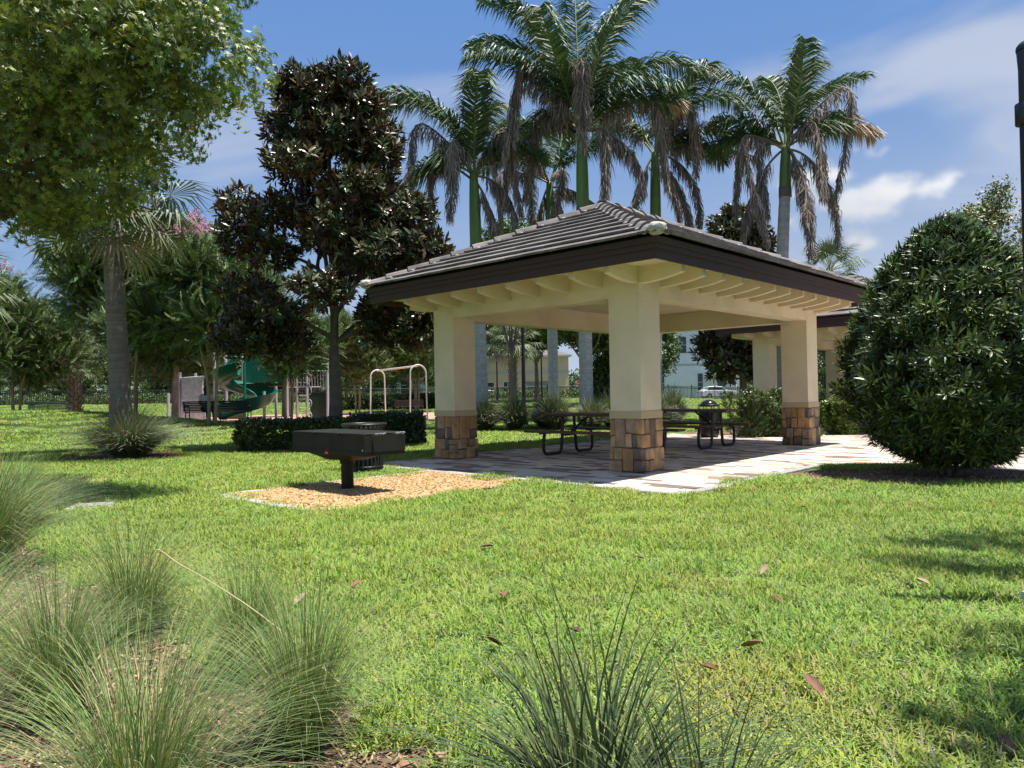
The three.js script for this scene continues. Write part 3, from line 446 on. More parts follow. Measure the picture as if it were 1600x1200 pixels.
{ // southern magnolia by the hedge: brown leaf backs, layered boughs
  const r = mulberry(311), pal = [[0.036, 0.062, 0.017], [0.048, 0.074, 0.021], [0.062, 0.078, 0.026]], under = [0.105, 0.06, 0.027];
  const tw = [twigWhorl(r, pal, under, 0.165, 10), twigWhorl(r, pal, under, 0.15, 11), twigWhorl(r, [[0.085, 0.066, 0.028], [0.06, 0.062, 0.024]], [0.17, 0.092, 0.036], 0.16, 9)];
  const ml = (S) => (q) => { const L = []; for (let k = 0; k < 34 * S; k++) { const t = Math.pow((k + 0.5) / (34 * S), 0.85), y = 2.65 + t * 5.7, rad = (t < 0.3 ? 2.0 : t < 0.62 ? 2.0 - (t - 0.3) * 0.7 : 1.76 - (t - 0.62) * 2.9) * (0.85 + q() * 0.3), a = k * 2.4 + q(); const w = 0.5 + q() * 0.3; if (y > 3.6 && y < 4.3) continue; L.push([Math.cos(a) * rad * 0.75, y + (q() - 0.5) * 0.3, Math.sin(a) * rad * 0.75, w * 1.15, w * 0.62, w * 1.15]); } for (const [x2, y2, w] of [[2.3, 3.15, 0.5], [2.0, 4.5, 0.55], [2.45, 4.4, 0.35], [-2.2, 4.9, 0.45], [-2.1, 3.7, 0.5], [1.95, 2.75, 0.6], [-1.9, 2.55, 0.65], [-2.35, 5.9, 0.3], [1.3, 2.6, 0.5], [-1.2, 2.45, 0.55], [-2.0, 5.4, 0.45], [1.7, 5.6, 0.45], [0, 8.5, 0.5], [0.5, 8.3, 0.5], [-0.5, 8.3, 0.5]]) L.push([x2, y2, (q() - 0.5) * 1.2, w * 1.2, w * 0.75, w * 1.2]); return L; };
  tree('magnolia_tree', 'tall dark magnolia with brown leaf undersides rising from the clipped hedge', 'tree', -4.15, 17.2, { seed: 312, cy: 5.5, fork: 2.3, top: 8.3, tr: 0.15, limbs: 22, bark: new THREE.MeshStandardMaterial({ map: noiseTex(256, 125, [0.115, 0.10, 0.085], 0.5, 6), roughness: 1 }), mat: magM, count: 5400, out: 0.8, up: 0.75, smin: 0.85, smax: 1.3, shell: 0.45, twigs: tw, lobes: ml(1) });
  tree('magnolia_tree', 'dark magnolia between the two pavilions, its top showing over the roof', 'tree', 11.9, 38, { seed: 314, cy: 6, fork: 2.2, top: 10, tr: 0.2, limbs: 10, mat: magM, count: 3000, out: 0.8, up: 0.7, smin: 1.7, smax: 2.4, shell: 0.4, twigs: tw, lobes: (q) => { const L = []; for (let k = 0; k < 26; k++) { const t = k / 26, y = 2.0 + t * 8.1, rad = (t < 0.45 ? 2.1 : 2.1 - (t - 0.45) * 2.6) * (0.8 + q() * 0.3), a = k * 2.4; L.push([Math.cos(a) * rad * 0.7, y, Math.sin(a) * rad * 0.7, 0.95, 0.7, 0.95]); } return L; } });
}
// crape myrtles: several stems, arching leafy shoots, pink flower heads
{
  const r = mulberry(321), pal = [[0.065, 0.135, 0.026], [0.10, 0.185, 0.034], [0.15, 0.23, 0.05]], shoots = [twigShoot(r, pal, 0.75, 13, 0.085), twigShoot(r, pal, 0.95, 16, 0.09), twigShoot(r, pal, 0.55, 10, 0.085)];
  const fl = (() => { const g = new GB(); for (let k = 0; k < 40; k++) { g.col = vary([0.62, 0.24, 0.36], r, 0.25); const t = r(), p = V((r() - 0.5) * 0.16 * (1.2 - t), t * 0.24, (r() - 0.5) * 0.16 * (1.2 - t)), n = rdir(r); leaf(g, p, rdir(r), n, 0.05, OVAL, 0, 0); } return g.geo(); })(), flM = leafMat(0.8, 0.3);
  const crape = (label, x, d, h, rad, seed, fork = 1.5, nfl = 14, dens = 1) => {
    const q = mulberry(seed), T = thing('crape_myrtle', label, 'tree', x, H(x, -d), -d, 0, 'crape myrtles'), L = lobes(q, 0, fork + (h - fork) * 0.52, 0, rad, (h - fork) * 0.5, rad, 14, 0.42);
    const ns = 4; for (let k = 0; k < ns; k++) { const a = k / ns * 6.28 + q(), b = V(Math.cos(a) * 0.12, -0.05, Math.sin(a) * 0.12), m = V(Math.cos(a) * 0.22, fork, Math.sin(a) * 0.22), e = V(Math.cos(a) * rad * 0.45, h * 0.7, Math.sin(a) * rad * 0.45), p = curve([b, b.clone().lerp(m, 0.5).add(V((q() - 0.5) * 0.1, 0, (q() - 0.5) * 0.1)), m, m.clone().lerp(e, 0.5), e], 12); mesh('stem', tubeG(p, p.map((_, i) => mix(0.06, 0.015, i / 12)), 7), smoothBarkM, T); }
    L.slice(0, 10).forEach((l) => limb(T, q, V((q() - 0.5) * 0.3, fork + 0.2, (q() - 0.5) * 0.3), V(l[0], l[1], l[2]), 0.022, 0.006, smoothBarkM));
    const list = scatter(q, L, Math.round(2700 * rad * (h - fork) / 5 * dens), 0.8, 0.5, 0.75, 1.25, 0.2, 0.55);
    shoots.forEach((t, k) => { const pt = list.filter((_, i) => i % 3 === k); instanced('crown', t, broadM, pt, T, tints(q, pt.length, 0.22)); });
    if (nfl) { const top = list.filter(([p]) => p.y > h * 0.72).sort((a, b) => (b[0].y + 0.5 * b[0].z + 1.6 * Math.sin(b[0].x * 9)) - (a[0].y + 0.5 * a[0].z + 1.6 * Math.sin(a[0].x * 9))).slice(0, nfl * 3); for (const [p, qq, s] of top) { const m = mesh('flower_head', fl, flM, T); m.position.copy(p).addScaledVector(V(0, 1, 0).applyQuaternion(qq), 0.5); m.quaternion.copy(qq); m.scale.setScalar(1.1 + q() * 0.8); } }
  };
  crape('crape myrtle with a cluster of bare stems at the far left edge of the lawn', -20.2, 30, 5.6, 2.4, 331, 1.5, 8);
  crape('wide crape myrtle with pink blooms directly behind the palm trunk', -14.2, 27.6, 7.2, 2.9, 332, 1.8, 16, 1.25);
  crape('crape myrtle with twin pale trunks standing in front of the slatted bench', -10.8, 26.4, 7.0, 2.25, 333, 1.9, 16, 1.2);
  crape('slender crape myrtle with thin trunks left of the ladder rungs', -8.9, 29.2, 4.6, 1.7, 334, 1.9, 0, 0.8);
  crape('crape myrtle beyond the swings, seen right of the magnolia trunk', -9.9, 47, 6.5, 2.3, 335, 1.9, 0, 0.9);
  crape('crape myrtle beside the far bench behind the swing frame', -6.5, 50, 6.5, 2.4, 336, 1.9, 0, 0.9);
  crape('crape myrtle behind the play structure, left of the climbing wall', -18.2, 40, 7.2, 2.6, 337, 1.9, 0, 0.9);
}
// background trees beyond the fence and around the playground
{
  const r = mulberry(341), pal = [[0.06, 0.11, 0.024], [0.08, 0.14, 0.03], [0.11, 0.18, 0.036]], cl = [twigClump(r, pal, 0.45, 26, 0.2), twigClump(r, pal, 0.4, 24, 0.18)], pl = [[0.13, 0.20, 0.03], [0.17, 0.24, 0.04], [0.09, 0.15, 0.03]], cl2 = [twigClump(r, pl, 0.45, 26, 0.2), twigClump(r, pl, 0.4, 22, 0.17)];
  const bg = [ // x, d, height, radius, pale, label
    [-60, 92, 9, 5.5, 1, 'bright green tree behind the fence at the extreme left'], [-50, 84, 8.5, 5.5, 1, 'rounded light green tree behind the fence left of the booted palm'], [-41, 88, 9.5, 6, 1, 'light green tree behind the fence right of the booted palm'], [-33, 84, 10, 5.5, 0, 'darker tree behind the fence beyond the tall palm trunk'], [-27, 90, 9, 5.5, 1, 'light green tree behind the fence left of the short grey post'], [-20, 86, 10, 5.5, 0, 'dark tree behind the fence beyond the climbing wall'], [-13, 92, 11, 6, 0, 'dark tree behind the fence beyond the spiral slide'], [-8, 96, 9, 4, 0, 'tree behind the fence beyond the first swing arch'],
    [-3.6, 58, 8, 3.6, 0, 'dark leafy tree beside the yellow building', 1], [5.5, 56, 9, 4.0, 0, 'dark leafy tree behind the thickest grey palm trunks', 1], [9.2, 60, 8.5, 3.2, 0, 'dark tree beyond the near column'], [2.2, 66, 7.5, 2.6, 1, 'light green tree over the yellow building, between palm trunks', 1], [36, 75, 9, 5, 0, 'tree behind the rear pavilion'], [48, 80, 10, 6, 0, 'tree showing through the rear pavilion columns'], [60, 85, 11, 6, 0, 'tree beyond the right end of the rear pavilion']];
  for (const [x, d, h, rad, pale, label, high] of bg) tree('background_tree', label, 'tree', x, d, { seed: 350 + Math.round(x * 3), cy: high ? 6.9 : h * 0.58, rx: rad * 1.1, ry: high ? 2.6 : h * 0.48, fork: high ? 3.4 : h * 0.25, tr: 0.2, limbs: 7, n: 16, mat: broadM, count: 2600, smin: 1.0, smax: 1.7, shell: 0.3, twigs: pale ? cl2 : cl }, 'trees beyond the lawn');
  { // far-off wood closing the horizon, and low shrubs along the outside of the fence
    const q = mulberry(345), L = []; for (let k = 0; k < 5200; k++) { const a = (q() - 0.5) * 2.3, d = 150 + q() * 40, hh = 6 + 4 * fbm(a * 9, 1, 3, 3) * 2, p = V(Math.sin(a) * d, Math.pow(q(), 0.8) * hh, -Math.cos(a) * d); L.push([p, new THREE.Quaternion().setFromEuler(new THREE.Euler(q() * 6, q() * 6, q() * 6)), 2.6 + q() * 2.4]); }
    tag(instanced('far_woods', cl[0], broadM, L, scene, tints(q, L.length)), 'distant line of trees on the horizon', 'trees', null, 'stuff');
    const S = []; for (let k = 0; k < 5200; k++) { const x = -62 + q() * 92; if (x > 8) continue; const d = fenceD(x) + 1.2 + q() * 2.4, y = H(x, -d) + q() * (0.75 + 0.5 * perlin.noise(x * 0.35, 1, 1)); S.push([V(x, y, -d), new THREE.Quaternion().setFromEuler(new THREE.Euler(q() * 6, q() * 6, q() * 6)), 0.55 + q() * 0.4]); }
    tag(instanced('fence_shrubbery', cl2[0], broadM, S, scene, tints(q, S.length, 0.3)), 'yellowish green shrubbery along the outside of the fence', 'shrubbery', null, 'stuff');
  }
  tree('young_tree', 'light green tree top peeking over the roof left of the ridge', 'tree', 0.0, 34, { seed: 391, cy: 6.75, rx: 1.6, ry: 2.25, fork: 3, tr: 0.11, n: 12, mat: broadM, count: 700, twigs: [twigClump(r, [[0.17, 0.27, 0.035], [0.13, 0.22, 0.03]], 0.35, 22, 0.16)] });
  tree('oak_tree', 'tree with dark straight trunk left of the climbing wall', 'tree', -17.6, 38.5, { seed: 392, cy: 5.6, rx: 3.0, ry: 2.4, fork: 3.2, tr: 0.2, n: 14, mat: broadM, count: 1300, twigs: cl });
  // loose tree behind the rounded bush
  tree('loose_tree', 'sparse pale green tree rising behind the rounded bush at right', 'tree', 12.4, 18.4, { seed: 393, cy: 4.9, rx: 1.9, ry: 1.55, fork: 2.6, tr: 0.1, n: 10, mat: broadM, count: 900, up: 0.9, out: 0.5, smin: 0.8, smax: 1.2, shell: 0.1, twigs: [twigClump(r, [[0.15, 0.19, 0.045], [0.11, 0.15, 0.035]], 0.2, 20, 0.085), twigClump(r, [[0.20, 0.19, 0.055], [0.13, 0.17, 0.04]], 0.18, 18, 0.08)], lobes: (q) => [...lobes(q, 0, 4.7, 0, 1.9, 1.3, 1.7, 9, 0.42), [-0.15, 5.6, 0, 0.4, 0.75, 0.4], [-0.05, 6.05, 0, 0.22, 0.5, 0.22], [-1.0, 5.3, 0, 0.35, 0.4, 0.35], [0.75, 5.45, 0, 0.35, 0.5, 0.35]] });
  // shade tree standing beside the viewer, out of the picture to the right: its shade falls on the lawn
  tree('shade_tree', 'tree just beyond the right edge whose shade falls on the lawn', 'tree', 6.6, 2.6, { seed: 394, cy: 6.2, rx: 3, ry: 1.6, fork: 3.4, tr: 0.16, limbs: 8, mat: broadM, count: 1500, shell: 0.3, twigs: [twigMaple(r, pal), twigMaple(r, pal)], lobes: () => [[-1.3, 6.6, -2.5, 0.9, 0.5, 0.22], [-1.45, 6.8, -1.8, 1.0, 0.5, 0.24], [-2.75, 6.0, -0.4, 0.5, 0.3, 0.1], [-1.9, 6.1, -0.5, 0.7, 0.4, 0.14], [-3.15, 5.8, 0.5, 0.7, 0.5, 0.34], [-2.4, 5.9, 0.5, 0.7, 0.45, 0.4], [0, 6.8, 0, 1.5, 1.0, 1.4], [0.6, 6.4, -1, 1.3, 0.9, 1.2]] });
}
// clipped egg-shaped bush at right
{
  const r = mulberry(401), pal = [[0.042, 0.07, 0.018], [0.06, 0.095, 0.022], [0.09, 0.135, 0.03]], tw = [twigWhorl(r, pal, null, 0.095, 14, NARROW), twigWhorl(r, pal, null, 0.075, 12, NARROW), twigWhorl(r, [[0.17, 0.22, 0.05], [0.11, 0.16, 0.035]], null, 0.095, 12, NARROW)];
  const x0 = 5.8, d0 = 9.75, T = thing('rounded_bush', 'large egg-shaped clipped evergreen bush beside the path', 'bush', x0, -0.02, -d0);
  for (let k = 0; k < 6; k++) { const a = k * 1.05 + 0.3, p = curve([V(Math.cos(a) * 0.08, -0.02, Math.sin(a) * 0.08), V(Math.cos(a) * 0.3, 0.35, Math.sin(a) * 0.3), V(Math.cos(a) * 0.55, 0.9, Math.sin(a) * 0.55), V(Math.cos(a) * 0.6, 2.0, Math.sin(a) * 0.6)], 9); mesh('stem', tubeG(p, p.map((_, i) => mix(0.032, 0.012, i / 9)), 7), barkM, T); }
  const lists = [[], [], []]; const prof = (y) => { const t = (y - 0.12) / 3.12; return t < 0 || t > 1 ? 0 : 1.17 * Math.pow(Math.sin(Math.PI * Math.pow(t, 0.72)), 0.62); };
  for (let k = 0; k < 10500; k++) {
    const y = 0.14 + 3.1 * r(), a = r() * 6.283, lump = 1 + 0.22 * perlin.noise(Math.cos(a) * 1.9, y * 1.4, Math.sin(a) * 1.9) + 0.10 * perlin.noise(Math.cos(a) * 6, y * 4, Math.sin(a) * 6), R = prof(y) * lump * Math.sqrt(0.5 + 0.5 * Math.pow(r(), 0.5)) * (r() < 0.11 ? 1.04 + r() * (y > 2.4 ? 0.16 : 0.1) : 1); if (R <= 0.02 || (y < 0.5 && r() < 0.3) || perlin.noise(Math.cos(a) * 3 + 5, y * 2.6, Math.sin(a) * 3) > 0.36) continue;
    const p = V(Math.cos(a) * R, y, Math.sin(a) * R), dir = V(Math.cos(a), 0.75 + (y > 2.6 ? 0.8 : 0), Math.sin(a)).addScaledVector(rdir(r), 0.5).normalize(); lists[r() < 0.42 ? 0 : r() < 0.65 ? 1 : 2].push([p, new THREE.Quaternion().setFromUnitVectors(YUP, dir), 0.8 + r() * 0.7]);
  }
  lists.forEach((l, k) => instanced('foliage', tw[k], bushM, l, T, tints(r, l.length)));
}
// clipped hedges and small shrubs
{
  const r = mulberry(411), dk = [[0.028, 0.05, 0.016], [0.045, 0.075, 0.022]], lt = [[0.12, 0.19, 0.035], [0.17, 0.24, 0.045]], tw = twigWhorl(r, dk, null, 0.06, 12, OVAL), tl = twigWhorl(r, lt, null, 0.075, 12, ELL), tm = twigWhorl(r, [[0.09, 0.14, 0.03], [0.06, 0.10, 0.02]], null, 0.075, 12, NARROW);
  const hedge = (name, label, cat, x, d, w, dp, h, turn, n, t, lump = 0.06, s0 = 0.9) => { const T = thing(name, label, cat, x, H(x, -d), -d, turn); const L = []; for (let k = 0; k < n; k++) { const f = r(); let p, dir; if (f < 0.45) { p = V((r() - 0.5) * w, h, (r() - 0.5) * dp); dir = V(0, 1, 0); } else if (f < 0.8) { const s = r() < 0.7 ? 1 : -1; p = V((r() - 0.5) * w, r() * h, s * dp / 2); dir = V(0, 0.5, s); } else { const s = r() < 0.5 ? 1 : -1; p = V(s * w / 2, r() * h, (r() - 0.5) * dp); dir = V(s, 0.5, 0); } const nn = 1 + lump * 3 * perlin.noise(p.x * 2, p.y * 2, p.z * 2); p.multiplyScalar(nn * (0.9 + 0.1 * r())); dir.addScaledVector(rdir(r), 0.6).normalize(); L.push([p, new THREE.Quaternion().setFromUnitVectors(YUP, dir), s0 * (0.8 + r() * 0.5)]); } for (let k = 0; k < 5; k++) { const xx = (k / 4 - 0.5) * w * 0.8; mesh('stem', tubeG([V(xx, -0.03, 0), V(xx + 0.03, h * 0.5, 0.03), V(xx - 0.02, h * 0.85, 0)], [0.02, 0.015, 0.006], 5), barkM, T); } instanced('foliage', t, bushM, L, T, tints(r, L.length)); };
  hedge('hedge', 'dark clipped hedge at the magnolia foot, end nearest the bench', 'hedge', -4.75, 16.3, 2.3, 0.9, 0.62, 0.15, 3200, tw);
  hedge('hedge', 'dark clipped hedge at the magnolia foot, end nearest the left column', 'hedge', -2.95, 17.6, 1.5, 0.95, 0.66, -0.1, 2200, tw);
  hedge('hedge', 'low dark hedge running along the fence behind the swings', 'hedge', -9.2, 55, 9, 1.0, 0.9, 0.1, 1500, tw, 0.03, 3);
  hedge('hedge', 'dark hedge on the lawn behind the domed bin', 'hedge', 12.8, 33, 4.6, 1.2, 0.95, 0, 1800, tw, 0.04, 2);
  hedge('shrub', 'feathery green shrub in the mulch left of the right column', 'shrub', 6.55, 18.3, 1.7, 1.1, 0.86, 0, 2200, tm, 0.22, 1.1);
  hedge('shrub', 'bright yellow green shrub just right of the right column', 'shrub', 8.35, 18.4, 0.8, 0.8, 0.84, 0, 1400, tl, 0.2, 1.1);
}
// ---------- palms ----------
const frondM = leafMat(0.58, 0.25), deadM = leafMat(0.9, 0.12);
function royalFrond(r, o) { // built in the xy plane, pointing to +x
  const g = new GB(), N = 26, pts = [V(0, 0, 0)], tan = [], wob = (r() - 0.5) * 0.7, ph = r() * 2, hang = -80 - r() * 20; let e;
  for (let k = 0; k < N; k++) { const s = (k + 0.5) / N; e = o.fold ? (s < o.fold ? mix(o.e0, o.e0 - 25, s / o.fold) : mix(o.e0 - 25, hang, smooth(o.fold, o.fold + 0.14, s))) : o.e0 + (o.e1 - o.e0) * Math.pow(s, o.p || 1.3); e *= Math.PI / 180; const t = V(Math.cos(e), Math.sin(e), 0); tan.push(t); pts.push(pts[k].clone().addScaledVector(t, o.L / N)); pts[k + 1].z += wob * o.L / N * Math.sin(s * 2.6 + ph); }
  g.col = o.dead ? [0.22, 0.17, 0.12] : [0.16, 0.22, 0.05]; g.tube(pts, pts.map((_, k) => mix(0.045, 0.008, k / N)), 5, false);
  const M = o.n || 190;
  for (let k = 0; k < M; k++) for (const sd of [-1, 1]) {
    const s = 0.13 + 0.86 * (k + r() * 0.6) / M, i = Math.min(N - 1, Math.floor(s * N)), p = pts[i].clone().lerp(pts[i + 1], s * N - i), t = tan[i], nrm = V(-t.y, t.x, 0), side = V(0, 0, sd);
    const pl = (r() - 0.5) * 1.3, len = (o.dead ? 0.82 : 1.12) * Math.pow(Math.sin(Math.PI * (0.12 + 0.8 * s)), 0.6) * (0.75 + r() * 0.45), dry = !o.dead && o.tipDry && s > o.tipDry;
    const c = o.dead ? vary(r() < 0.35 ? [0.34, 0.285, 0.235] : r() < 0.7 ? [0.235, 0.19, 0.155] : [0.145, 0.11, 0.09], r, 0.2) : dry ? vary([0.34, 0.24, 0.13], r, 0.2) : vary(r() < 0.6 ? [0.055, 0.115, 0.03] : [0.10, 0.165, 0.045], r, 0.25); g.col = c;
    let d1, d2; if (o.dead) { d1 = side.clone().multiplyScalar(0.9 * r()).addScaledVector(t, 0.3).add(V((r() - 0.5) * 0.9, -0.8, (r() - 0.5) * 0.9)); d2 = V((r() - 0.5) * 0.5, -1, (r() - 0.5) * 0.5); } else { d1 = side.clone().addScaledVector(t, 0.75).addScaledVector(nrm, pl * 0.7); d2 = d1.clone().add(V(0, -1.0 - r() * 0.7, 0)); }
    d1.normalize(); d2.normalize(); const w = o.dead ? 0.017 : 0.024, wv = d1.clone().cross(rdir(r)).normalize().multiplyScalar(w), a = p.clone().addScaledVector(d1, len * 0.5), b = a.clone().addScaledVector(d2, len * 0.5);
    const q = [g.v(p.x - wv.x * 0.6, p.y - wv.y * 0.6, p.z - wv.z * 0.6), g.v(p.x + wv.x * 0.6, p.y + wv.y * 0.6, p.z + wv.z * 0.6), g.v(a.x + wv.x, a.y + wv.y, a.z + wv.z), g.v(a.x - wv.x, a.y - wv.y, a.z - wv.z), g.v(b.x, b.y, b.z)]; g.quad(q[0], q[1], q[2], q[3]); g.tri(q[3], q[2], q[4]);
  }
  return g.geo();
}
function royal(label, x, d, rad, hT, hC, lean, fronds, seed) {
  const r = mulberry(seed), T = thing('royal_palm', label, 'palm', x, H(x, -d), -d, 0, 'royal palms behind the pavilion');
  const tp = [], tr = []; for (let k = 0; k <= 70; k++) { const t = k / 70, y = -0.1 + t * (hT + 0.1); tp.push(V(lean * t * t * hT / hC, y, 0)); tr.push(rad * (1.22 - 0.34 * smooth(0, 0.18, t) + 0.06 * Math.sin(t * 3) - 0.14 * t) * (1 + 0.02 * (k % 3 === 0 ? -1 : 0.4))); }
  mesh('trunk', tubeG(tp, tr, 16), royalBarkM, T);
  const cp = [], cr = []; for (let k = 0; k <= 14; k++) { const t = k / 14; cp.push(V(lean * mix(hT / hC, 1, t), hT - 0.02 + (hC - hT) * t, 0)); cr.push(rad * (0.84 - 0.36 * t + 0.12 * Math.sin(t * 2.6))); }
  mesh('crownshaft', tubeG(cp, cr, 14), new THREE.MeshStandardMaterial({ map: noiseTex(128, seed, [0.11, 0.19, 0.03], 0.3, 5, [2, 0.4]), roughness: 0.45 }), T);
  { const p = [V(lean * hT / hC, hT - 0.25, 0), V(lean * hT / hC, hT + 0.12, 0)]; mesh('leaf_scar', tubeG(p, [rad * 0.885, rad * 0.865], 16, true), palmBarkM, T); }
  for (const f of fronds) { const m = mesh(f.dead ? 'dead_frond' : 'frond', f.geo || royalFrond(r, f), f.dead ? deadM : frondM, T); m.position.set(lean + 0.08 * Math.cos(f.az * Math.PI / 180), hC - 0.05 - (f.low || 0), 0.08 * -Math.sin(f.az * Math.PI / 180)); m.rotation.y = f.az * Math.PI / 180; }
}
{
  const G = (az, e0, e1, L, p, tipDry) => ({ az, e0, e1, L: L * (e0 < 60 ? 0.82 : 1.15), p, tipDry }), D = (az, e0, fold, L, low) => ({ az, e0, fold, L, dead: true, low, n: 230 }), S = (az, e0, e1, L, low) => ({ az, e0, e1, L, p: 0.6, dead: true, low, n: 210 });
  royal('royal palm left of the roof ridge with a dead frond hanging on each side', -1.04, 25, 0.25, 6.1, 8.75, -0.14, [G(190, 86, -45, 4.3, 1.5), G(160, 80, -20, 4.2, 1.4), G(60, 84, 10, 4.0, 1.2), G(20, 66, -35, 3.6), G(340, 52, -50, 3.3), G(280, 74, -20, 3.7), G(120, 60, -40, 3.4), G(185, 40, -55, 3.0, 1, 0.7), D(184, 62, 0.34, 6.3), D(175, 44, 0.3, 4.2, 0.2), D(10, 74, 0.38, 5.0), D(330, 66, 0.3, 4.6), S(352, -50, -88, 2.5, 0.3), D(230, 58, 0.28, 4.0), S(0, 10, -95, 2.6, 0.1)], 501);
  royal('royal palm half hidden behind its taller neighbour, crown full of dead fronds', 1.74, 31, 0.245, 8.0, 10.1, 0.0, [G(170, 80, -30, 4.2), G(150, 60, -40, 4.0), G(30, 78, -10, 4.2), G(10, 60, -40, 3.6), G(80, 84, 20, 4.0), G(250, 66, -30, 3.6), D(178, 50, 0.42, 5.4), D(190, 24, 0.4, 4.6), D(250, 50, 0.25, 4.4), D(300, 30, 0.25, 3.8), S(356, -55, -86, 2.7, 0.3), S(182, -60, -90, 2.6, 0.2), S(10, 15, -40, 2.6, 0.2)], 502);
  royal('tallest royal palm, its green crownshaft standing over the roof ridge', 2.42, 24, 0.25, 7.1, 9.85, 0.0, [G(175, 86, 10, 5.0), G(150, 80, -10, 4.8), G(200, 66, -30, 4.2), G(90, 88, 60, 5.2), G(20, 86, 40, 5.2), G(195, 82, 20, 5.0), G(60, 76, -10, 4.6), G(20, 66, -25, 4.6), G(340, 56, -30, 4.4), G(0, 44, -30, 4.4, 1.2, 0.85), G(300, 78, -10, 4.2), G(250, 70, -20, 4.2), G(120, 50, -40, 4.2), D(174, 58, 0.4, 5.4), D(182, 66, 0.44, 5.6), D(260, 80, 0.36, 5.2), D(8, 40, 0.38, 5.6), S(354, 20, -92, 3.3, 0.1), D(340, 12, 0.16, 3.6, 0.1), D(160, 46, 0.3, 4.6)], 503);
  royal('royal palm above the near roof corner with grey fronds trailing on the right', 5.5, 28, 0.25, 7.5, 10.3, 0.12, [G(20, 70, -30, 4.4), G(350, 50, -50, 4.2), G(60, 80, 10, 4.2), G(160, 70, -30, 4.0), G(120, 60, -30, 4.0), G(10, 36, -60, 3.8), G(290, 70, -20, 3.8), D(12, 74, 0.46, 5.2), D(170, 60, 0.4, 5.4), D(270, 80, 0.34, 5.0), D(300, 70, 0.36, 4.8), S(4, 28, -20, 4.0), S(6, 18, -110, 4.0, 0.1), S(12, -30, -86, 3.4, 0.2), S(200, -50, -90, 3.0, 0.1), S(340, -45, -88, 2.6, 0.2)], 504);
  royal('royal palm farthest right, thick with hanging dead fronds', 9.5, 26, 0.25, 8.2, 9.8, 0.36, [G(160, 76, 10, 3.8, 1.2), G(175, 52, -10, 3.4), G(150, 40, -40, 3.4), G(30, 78, 20, 4.2, 1.4), G(15, 66, 5, 4.2, 1.3), G(5, 50, -10, 3.6), G(0, 34, -30, 4.0, 1.2, 0.55), G(270, 80, 20, 3.2), G(90, 84, 30, 3.4), D(2, 62, 0.34, 7.0), D(176, 46, 0.26, 4.4), D(185, 20, 0.2, 3.4), D(300, 60, 0.2, 4.0), S(280, -40, -92, 4.4), S(178, -30, -94, 4.6, 0.1), D(180, 34, 0.22, 5.6, 0.1), S(4, 12, -100, 4.4, 0.1), S(320, -60, -90, 3.6)], 505);
}
// sabal palms: fan leaves on stalks
function fanLeaf(r, dry) { const g = new GB(), n = 34, R = 0.85; g.col = [0.16, 0.19, 0.06]; const st = curve([V(0, 0, 0), V(0.5, 0.1, 0), V(0.95, 0.08, 0)], 6); g.tube(st, 0.014, 4, false);
  for (let k = 0; k < n; k++) { const a = (k / (n - 1) - 0.5) * 4.4, base = V(0.95, 0.08, 0), dir = V(Math.cos(a), 0.25 * Math.cos(a) + 0.12 * (k % 2), Math.sin(a)).normalize(), len = R * (0.72 + 0.28 * Math.cos(a * 0.6)) * (0.9 + r() * 0.2); g.col = dry ? vary([0.36, 0.29, 0.15], r, 0.2) : vary(r() < 0.7 ? [0.085, 0.125, 0.04] : [0.15, 0.185, 0.06], r, 0.2); const s = V(-dir.z, 0, dir.x).multiplyScalar(0.02), a1 = base.clone().addScaledVector(dir, len * 0.55), d2 = dir.clone().add(V(0, -0.5 - r() * 0.7, 0)).normalize(), b = a1.clone().addScaledVector(d2, len * 0.5); const q = [g.v(base.x, base.y, base.z), g.v(a1.x + s.x, a1.y, a1.z + s.z), g.v(a1.x - s.x, a1.y, a1.z - s.z), g.v(b.x, b.y, b.z)]; g.tri(q[0], q[1], q[2]); g.tri(q[2], q[1], q[3]); } return g.geo(); }
